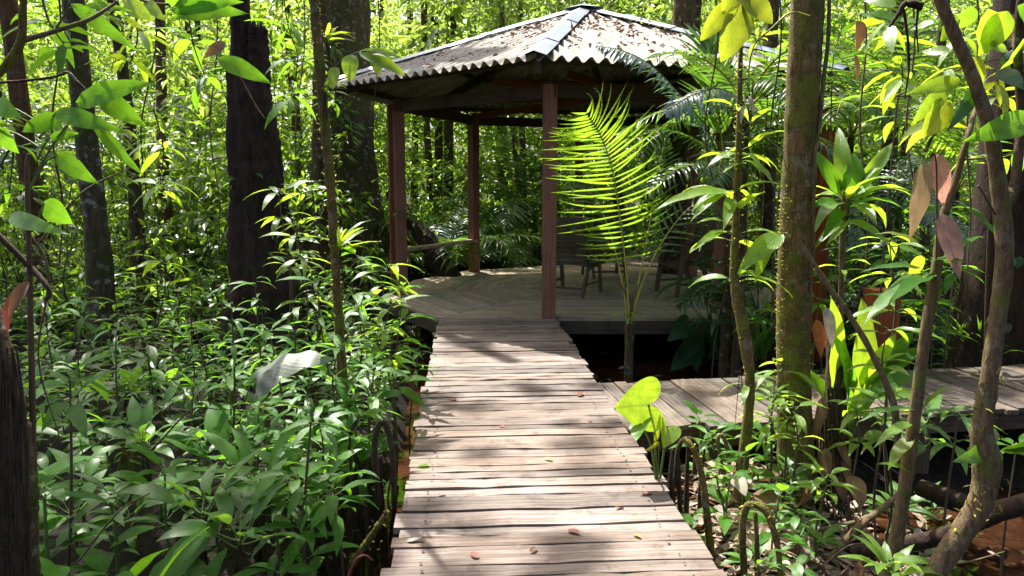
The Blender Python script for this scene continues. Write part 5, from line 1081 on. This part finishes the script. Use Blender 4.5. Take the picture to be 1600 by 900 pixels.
leafy_plant((1120, 590), 7.3, [(1122, 500), (1135, 440), (1120, 410)], 'dark leafy sapling at the right front edge of the deck', 'leaf_dark', .26, .07, 8)
leafy_plant((1455, 590), 6.2, [(1455, 520), (1450, 470)], 'leafy sapling behind the leaning sapling by the short post', 'leaf_fg', .26, .08, 8)
leafy_plant((1395, 760), 4.0, [(1385, 640), (1378, 570), (1385, 520)], 'sunlit sapling with bleached leaves crossing the side walk', 'leaf_lime', .22, .06, 6)
leafy_plant((1500, 770), 3.9, [(1492, 690), (1497, 650)], 'sapling with broad green leaves left of the crooked tree', 'leaf_herb', .22, .065, 6)
leafy_plant((1590, 770), 3.5, [(1588, 700)], 'seedling with glossy leaves at the right edge behind the crooked tree', 'leaf_fg', .2, .06, 6)
leafy_plant((1345, 750), 4.1, [(1342, 690), (1338, 640)], 'sapling with yellow green leaves between stump and leaning sapling', 'leaf_lime', .2, .055, 6)
leafy_plant((1480, 590), 6.4, [(1490, 420), (1475, 330)], 'tall shrub of dark leaves behind the hanging pink leaves', 'leaf_fg', .28, .08, 8)

for k_, (nodes_, Yq, m_, L_, lab) in enumerate((
    (((60, -30), (75, 30), (100, 70)), 4.2, 'leaf_fg', .24, 'leafy spray hanging between the forked branch and the lichen trunk'), (((200, -30), (215, 50), (205, 95)), 4.8, 'leaf_lime', .24, 'leafy spray hanging right of the lichen trunk'), (((290, -30), (300, 60), (320, 120)), 5.0, 'leaf_fg', .26, 'leafy spray hanging left of the black snag top'), (((440, -30), (450, 40), (465, 90), (455, 150)), 6.5, 'leaf_fg', .28, 'leafy spray hanging right of the black snag top'), (((0, 260), (20, 230), (15, 300)), 4.0, 'leaf_fg', .22, 'leafy spray at the left edge beside the reddish trunk'), (((240, 170), (255, 230), (250, 290)), 5.6, 'leaf_lime', .24, 'leafy spray before the thin sunlit trunk'))):
    o = thing('leafy_spray', lab, 'branch', W(*nodes_[0], Yq))
    stem_obj(o, [W(*q, Yq) for q in nodes_], [.006, .005, .003], 'stem_brown', 'twig', 6, 14)
    for q in nodes_[1:]: whorl(o, W(*q, Yq), 6, L_, L_ * .3, m_, (-.7, .4), (.4, 1.0), pet=.15)
for bp_, Yq, nodes_, m_, lab in (((525, 720), 4.4, ((525, 640), (520, 590), (530, 545)), 'leaf_fg', 'dark stemmed sapling at the foot of the mossy pole sapling'), ((575, 720), 4.5, ((580, 620), (585, 580)), 'leaf_herb', 'sapling above the upright roots left of the boardwalk'), ((600, 700), 4.9, ((604, 560), (600, 520), (610, 480)), 'leaf_lime', 'bright sapling leaning towards the boardwalk below the left gazebo post'), ((560, 740), 4.2, ((555, 690), (560, 650)), 'leaf_fg', 'low sapling among the upright roots'), ((500, 760), 3.9, ((505, 700), (498, 660)), 'leaf_herb', 'low sapling left of the upright roots'), ((460, 830), 3.4, ((455, 780), (462, 745)), 'leaf_herb', 'rosette sapling at bottom left near the boardwalk'), ((520, 850), 3.3, ((525, 790), (520, 770)), 'leaf_fg', 'rosette sapling beside the slanting mossy stick')):
    leafy_plant(bp_, Yq, list(nodes_), lab, m_, .2, .062, 8)

# large grey dead leaf
o = thing('dead_leaf', 'large grey white dead leaf caught on the low plants', 'leaf', W(440, 585, 4.3))
leaf_obj(o, W(398, 588, 4.25), W(522, 560, 4.3), .19, 'grey_leaf', W(380, 640, 4.35), up=(.15, -.45, .9), bend=.9, fold=-.22, prof='ovate', seg=20, ripple=.02, name='blade', pm='stem_brown', tint=.8)
leaf_obj(o, W(436, 580, 4.22), W(402, 622, 4.12), .13, 'grey_leaf', up=(-.2, -.8, .6), bend=.7, fold=.1, prof='ovate', seg=14, ripple=.02, name='lobe', pm='stem_brown', tint=.6)

# herb layer prototypes
def herb_proto(kind):
    o = thing('herb', 'herb', 'herb', (0, 0, 0))
    if kind == 0:   # rosette on long petioles
        stem_obj(o, [(0, 0, -.05), (.01, 0, .12), (.0, .01, .22)], [.010, .009, .006], 'bark_moss', n=6)
        whorl(o, (0, .01, .21), 10, .19, .078, 'leaf_herb', (.0, 1.0), (.6, 1.2), pet=.45, pr=.0025)
    elif kind == 1: # two tiers
        stem_obj(o, [(0, 0, -.05), (.02, .01, .2), (.01, .02, .40)], [.007, .006, .004], 'stem_green', n=8)
        whorl(o, (.02, .01, .2), 5, .18, .076, 'leaf_fg', (-.2, .5), (.5, 1.1), pet=.25, pr=.0022); whorl(o, (.01, .02, .4), 6, .16, .068, 'leaf_fg', (.1, .9), (.5, 1.1), pet=.2, pr=.0022)
    elif kind == 2: # broad
        stem_obj(o, [(0, 0, -.05), (.0, .01, .1), (.0, .0, .16)], [.010, .009, .006], 'stem_green', n=6)
        whorl(o, (0, 0, .15), 7, .24, .105, 'leaf_fg', (.2, 1.0), (.5, 1.0), pet=.5, pr=.003, prof='ovate')
    elif kind == 3: # narrow, many
        stem_obj(o, [(0, 0, -.05), (.02, -.01, .2), (.0, .0, .33)], [.006, .005, .003], 'stem_green', n=8)
        for z in (.14, .22, .29, .33): whorl(o, (.015 * (z < .3), 0, z), 4, .14, .038, 'leaf_herb', (-.1, .7), (.5, 1.1), pet=.15, pr=.002)
    elif kind == 4: # rooty tussock with rosette on top
        for q in range(4): stem_obj(o, [(rv(.03)[0], rv(.03)[1], -.1), (rv(.015)[0], rv(.015)[1], .1), (0, 0, .24)], [.010, .008, .006], 'root', 'root', 6, 6, .1)
        whorl(o, (0, 0, .25), 9, .19, .07, 'leaf_herb', (.1, 1.1), (.5, 1.3), pet=.55, pr=.0025)
    elif kind in (6, 7): # tall thin seedling
        h = .75 if kind == 6 else 1.1; stem_obj(o, [(0, 0, -.05), (.03, .01, h * .5), (.0, .03, h)], [.007, .006, .003], 'stem_brown', n=10)
        for q in range(7 if kind == 6 else 9):
            z = h * (.3 + .7 * q / (6 if kind == 6 else 8)); whorl(o, (.03 * math.sin(z / h * 3.1), .02 * z / h, z), 3, .15, .042, 'leaf_fg' if kind == 6 else 'leaf_herb', (-.3, .5), (.5, 1.2), pet=.15, pr=.002)
    else:           # small
        stem_obj(o, [(0, 0, -.03), (.01, 0, .1)], [.004, .003], 'stem_green', n=4)
        whorl(o, (.01, 0, .1), 6, .10, .042, 'leaf_herb', (.0, .9), (.4, 1.0), pet=.3, pr=.0018)
    return o
protos = [herb_proto(k) for k in range(8)]; used = [False] * 8
def put_herb(k, x, y, rz, s, label, group, dz=0):
    z = float(hgt(x, y)) + dz
    if not used[k]:
        used[k] = True; o = protos[k]; o.location = (x, y, z); o.rotation_euler = (0, 0, rz); o.scale = (s,) * 3; o['label'] = label; o['group'] = group; return
    dup(protos[k], (x, y, z), rz, s, label, group)
KIND = ['rosette herb with arching leaves on long stalks', 'two tiered leafy herb', 'broad leaved herb', 'narrow leaved herb with leaves up its stem', 'rosette herb perched on a rooty tussock', 'small low herb', 'thin upright seedling', 'tall thin seedling']
def scatter(n, xr, yr, kinds, srange, where, group, mind=.2, test=None):
    pts = []
    tries = 0
    while len(pts) < n and tries < n * 30:
        tries += 1; y = random.uniform(*yr); x = random.uniform(*xr)
        if test and not test(x, y): continue
        if any((x - a) ** 2 + (y - b_) ** 2 < mind ** 2 for a, b_ in pts): continue
        pts.append((x, y))
        k = random.choice(kinds); put_herb(k, x, y, random.uniform(0, 6.28), random.uniform(*srange), KIND[k] + ' ' + where, group)
def left_ok(x, y):
    lim = BW_C[0] - .98 + (BW_C[1] - y) * .0605; return x < lim and x > -(y * .70 + .3)
scatter(42, (-3.2, -.9), (2.6, 4.5), [0, 1, 1, 2, 2, 4, 3, 6], (.85, 1.55), 'in the shaded bed at bottom left', 'herbs in the near left bed', .24, left_ok)
scatter(100, (-5.4, -.9), (4.5, 7.4), [0, 1, 3, 3, 4, 2], (.75, 1.25), 'in the middle of the left bed', 'herbs in the middle left bed', .22, left_ok)
scatter(26, (-5.0, -.95), (4.4, 7.6), [6, 6, 7], (.7, 1.15), 'rising above the middle of the left bed', 'tall seedlings in the left bed', .35, left_ok)
scatter(80, (-8.5, -1.9), (7.4, 11.5), [0, 1, 2, 3, 6], (.8, 1.4), 'on the forest floor around the black snag', 'herbs around the snag', .28, left_ok)
def right_ok(x, y): 
    return x > .95 - (y - 3.6) * .06 and not (abs(x - 1.72) < .12 and abs(y - 4.45) < .12)
scatter(36, (.95, 2.7), (3.0, 4.7), [5, 5, 1, 0, 3], (.6, 1.0), 'in the litter right of the boardwalk', 'herbs right of the boardwalk', .17, right_ok)
scatter(30, (2.6, 6.5), (6.7, 9.0), [0, 1, 2, 3], (.8, 1.4), 'beyond the side boardwalk', 'herbs beyond the side boardwalk', .25)
for k in range(8):
    if not used[k]: put_herb(k, -1.6, 3.2, 0, 1, KIND[k] + ' in the shaded bed at bottom left', 'herbs in the near left bed')

# stilt and breathing roots left of the boardwalk
for q in range(28):
    px = random.uniform(505, 622); Yq = random.uniform(3.6, 4.3); b0 = W(px, 800, Yq); h = random.uniform(.2, .75)
    x, z = b0[0], float(hgt(b0[0], Yq)) - .08
    root([(x, Yq, z), (x + random.gauss(0, .02), Yq, z + h * .6), (x + random.gauss(0, .03), Yq - .02, z + h + .12)], [.015, .012, .007], 'thin upright brown root in the cluster left of the boardwalk', 'root', name='breathing_root', group='upright roots left of the boardwalk', n=14)
for q in range(16):
    px, py = random.uniform(90, 560), random.uniform(620, 860); c = G(px, py, -.3); h = random.uniform(.15, .42)
    root([(c[0], c[1], -.5), (c[0] + random.gauss(0, .015), c[1], -.35 + h * .5), (c[0] + random.gauss(0, .03), c[1], -.3 + h)], [.024, .019, .012], 'blunt mossy root peg standing among the bottom left herbs', 'bark_moss', name='breathing_root', group='mossy root pegs in the left bed', n=14)
root([W(592, 790, 3.75), W(585, 700, 3.75), W(594, 660, 3.75), W(606, 672, 3.75), W(614, 720, 3.72), W(616, 790, 3.7)], [.018, .017, .016, .015, .014], 'hooped brown root close to the left boardwalk edge', 'root')
root([W(552, 880, 3.3), W(575, 845, 3.3), W(606, 798, 3.3)], [.020, .018, .010], 'mossy stick slanting up beside the boardwalk at lower left', 'bark_moss', name='slanting_stick', mossy=50)
root([W(545, 900, 2.95), W(556, 875, 2.95), W(570, 868, 2.95), W(583, 876, 2.95)], [.006, .006, .005, .002], 'curled orange brown fern shoot at bottom left of the boardwalk', 'red_leaf', name='fern_shoot')
for k_, (px, py, Yq, h, lab) in enumerate(((255, 850, 3.0, .2, 'mossy tree stump among herbs at the bottom left'), (590, 330, 9.4, .4, 'small mossy stump under the left gazebo post'))):
    if k_ == 0:
        c = W(px, py, Yq); o = thing('mossy_stump', lab, 'stump', (c[0], Yq, -.45)); MB().tube([(c[0], Yq, -.5), (c[0] + .01, Yq, -.3), (c[0], Yq, -.12)], [.10, .08, .07], 14, 10, .1).build('trunk', M['bark_grey'], o)

# ------------------------------------------------------------------ litter on the ground (not countable)
def litter(name, n, cx, cy_, sx, sy, mat, L=(.05, .14), lift=.01):
    x = RNG.normal(cx, sx, n); y = RNG.normal(cy_, sy, n); db = np.abs((x - BW_C[0]) * BW_PERP[0] + (y - BW_C[1]) * BW_PERP[1])
    k = (db > .74) | (y > 9); x, y = x[k], y[k]; n = len(x)
    P = np.stack([x, y, np.maximum(hgt(x, y), -.555) + lift], -1); D = RNG.normal(0, 1, (n, 3)); D[:, 2] *= .25; U = UPV + RNG.normal(0, .35, (n, 3)); l = RNG.uniform(*L, n)
    return MB().leaves(P, D, U, l, l * RNG.uniform(.3, .5, n), RNG.uniform(-.3, .9, n), .25, RNG.random(n), 4, 'lance')
a = litter('x', 2600, 1.5, 4.1, .42, .6, 'litter', (.05, .17))
o = a.build('leaf_litter', M['litter']); o['kind'] = 'stuff'
o = litter('x', 1500, -3.4, 10.2, 2.2, 1.2, 'litter').build('leaf_litter', M['litter']); o['kind'] = 'stuff'
o = litter('x', 500, 2.6, 7.2, 1.2, .6, 'litter').build('leaf_litter', M['litter']); o['kind'] = 'stuff'
# big dry leaves around the mossy tree, one by one
for b0, t0, w, m, lab in (((1140, 740), (1165, 775), 24, 'dry_pale', 'pale curled dry leaf left of the mossy tree foot'), ((1180, 770), (1225, 805), 28, 'dry', 'brown curled dry leaf below the mossy tree foot'), ((1245, 790), (1262, 745), 20, 'dry', 'upright brown dry leaf at the mossy tree foot'), ((1120, 790), (1140, 840), 22, 'dry_pale', 'pale dry leaf in the litter near the boardwalk'), ((1145, 738), (1128, 732), 10, 'orange', 'small orange leaf in the right hand litter'), ((1440, 830), (1425, 860), 18, 'dry_pale', 'pale dry leaf beside the leaning sapling foot'), ((1330, 745), (1345, 795), 24, 'dry', 'large brown dry leaf right of the fibrous stump')):
    Yq = 4.05; o = thing('dry_leaf', lab, 'leaf', W(*b0, Yq))
    leaf_obj(o, W(*b0, Yq), W(*t0, Yq - .15), PX(w * 1.2, Yq), m, up=(0, -.6, .8), bend=.5, fold=.5, name='blade', prof='ovate')
# fallen leaves lying on the boards
for px, py, L, m, lab in ((707, 622, .075, 'red_leaf', 'dark curled leaf on the left half of the boardwalk'), (907, 615, .09, 'red_leaf', 'reddish brown leaf on the boardwalk near the side walk junction'), (786, 666, .05, 'red_leaf', 'small red leaf in the middle of the boardwalk'), (922, 658, .05, 'red_leaf', 'small red brown leaf right of the boardwalk middle'), (857, 717, .06, 'yellow', 'small pale yellow leaf in the middle of the boardwalk'), (690, 770, .05, 'dry_pale', 'small cream leaf on the lower left boards'), (648, 843, .07, 'dry_pale', 'cream leaf at the lower left edge of the boards'), (741, 866, .06, 'red_leaf', 'rust red curled leaf near the bottom of the boardwalk'),
        (897, 830, .07, 'red_leaf', 'brown oval leaf in the lower middle of the boards'), (996, 836, .05, 'yellow', 'bright yellow leaf on the lower right boards'), (967, 790, .05, 'dry', 'small olive brown leaf on the lower right boards'), (834, 858, .05, 'dry', 'small dark twiggy leaf at the bottom middle of the boards'), (660, 727, .08, 'leaf_fg', 'green narrow leaf reaching onto the left boards'), (1010, 770, .06, 'red_leaf', 'brown leaf in the arum shadow')):
    c = G(px, py, .008); a = random.uniform(0, 6.28); D = np.array([math.cos(a), math.sin(a), .12]); o = MB().leaves([c - D * L / 2], D, UPV + rv(.2), L, L * .5, random.uniform(-.2, .5), random.uniform(.1, .5), .5, 6, 'ovate').build('fallen_leaf', M[m], None, c)
    tag(o, lab, 'leaf')
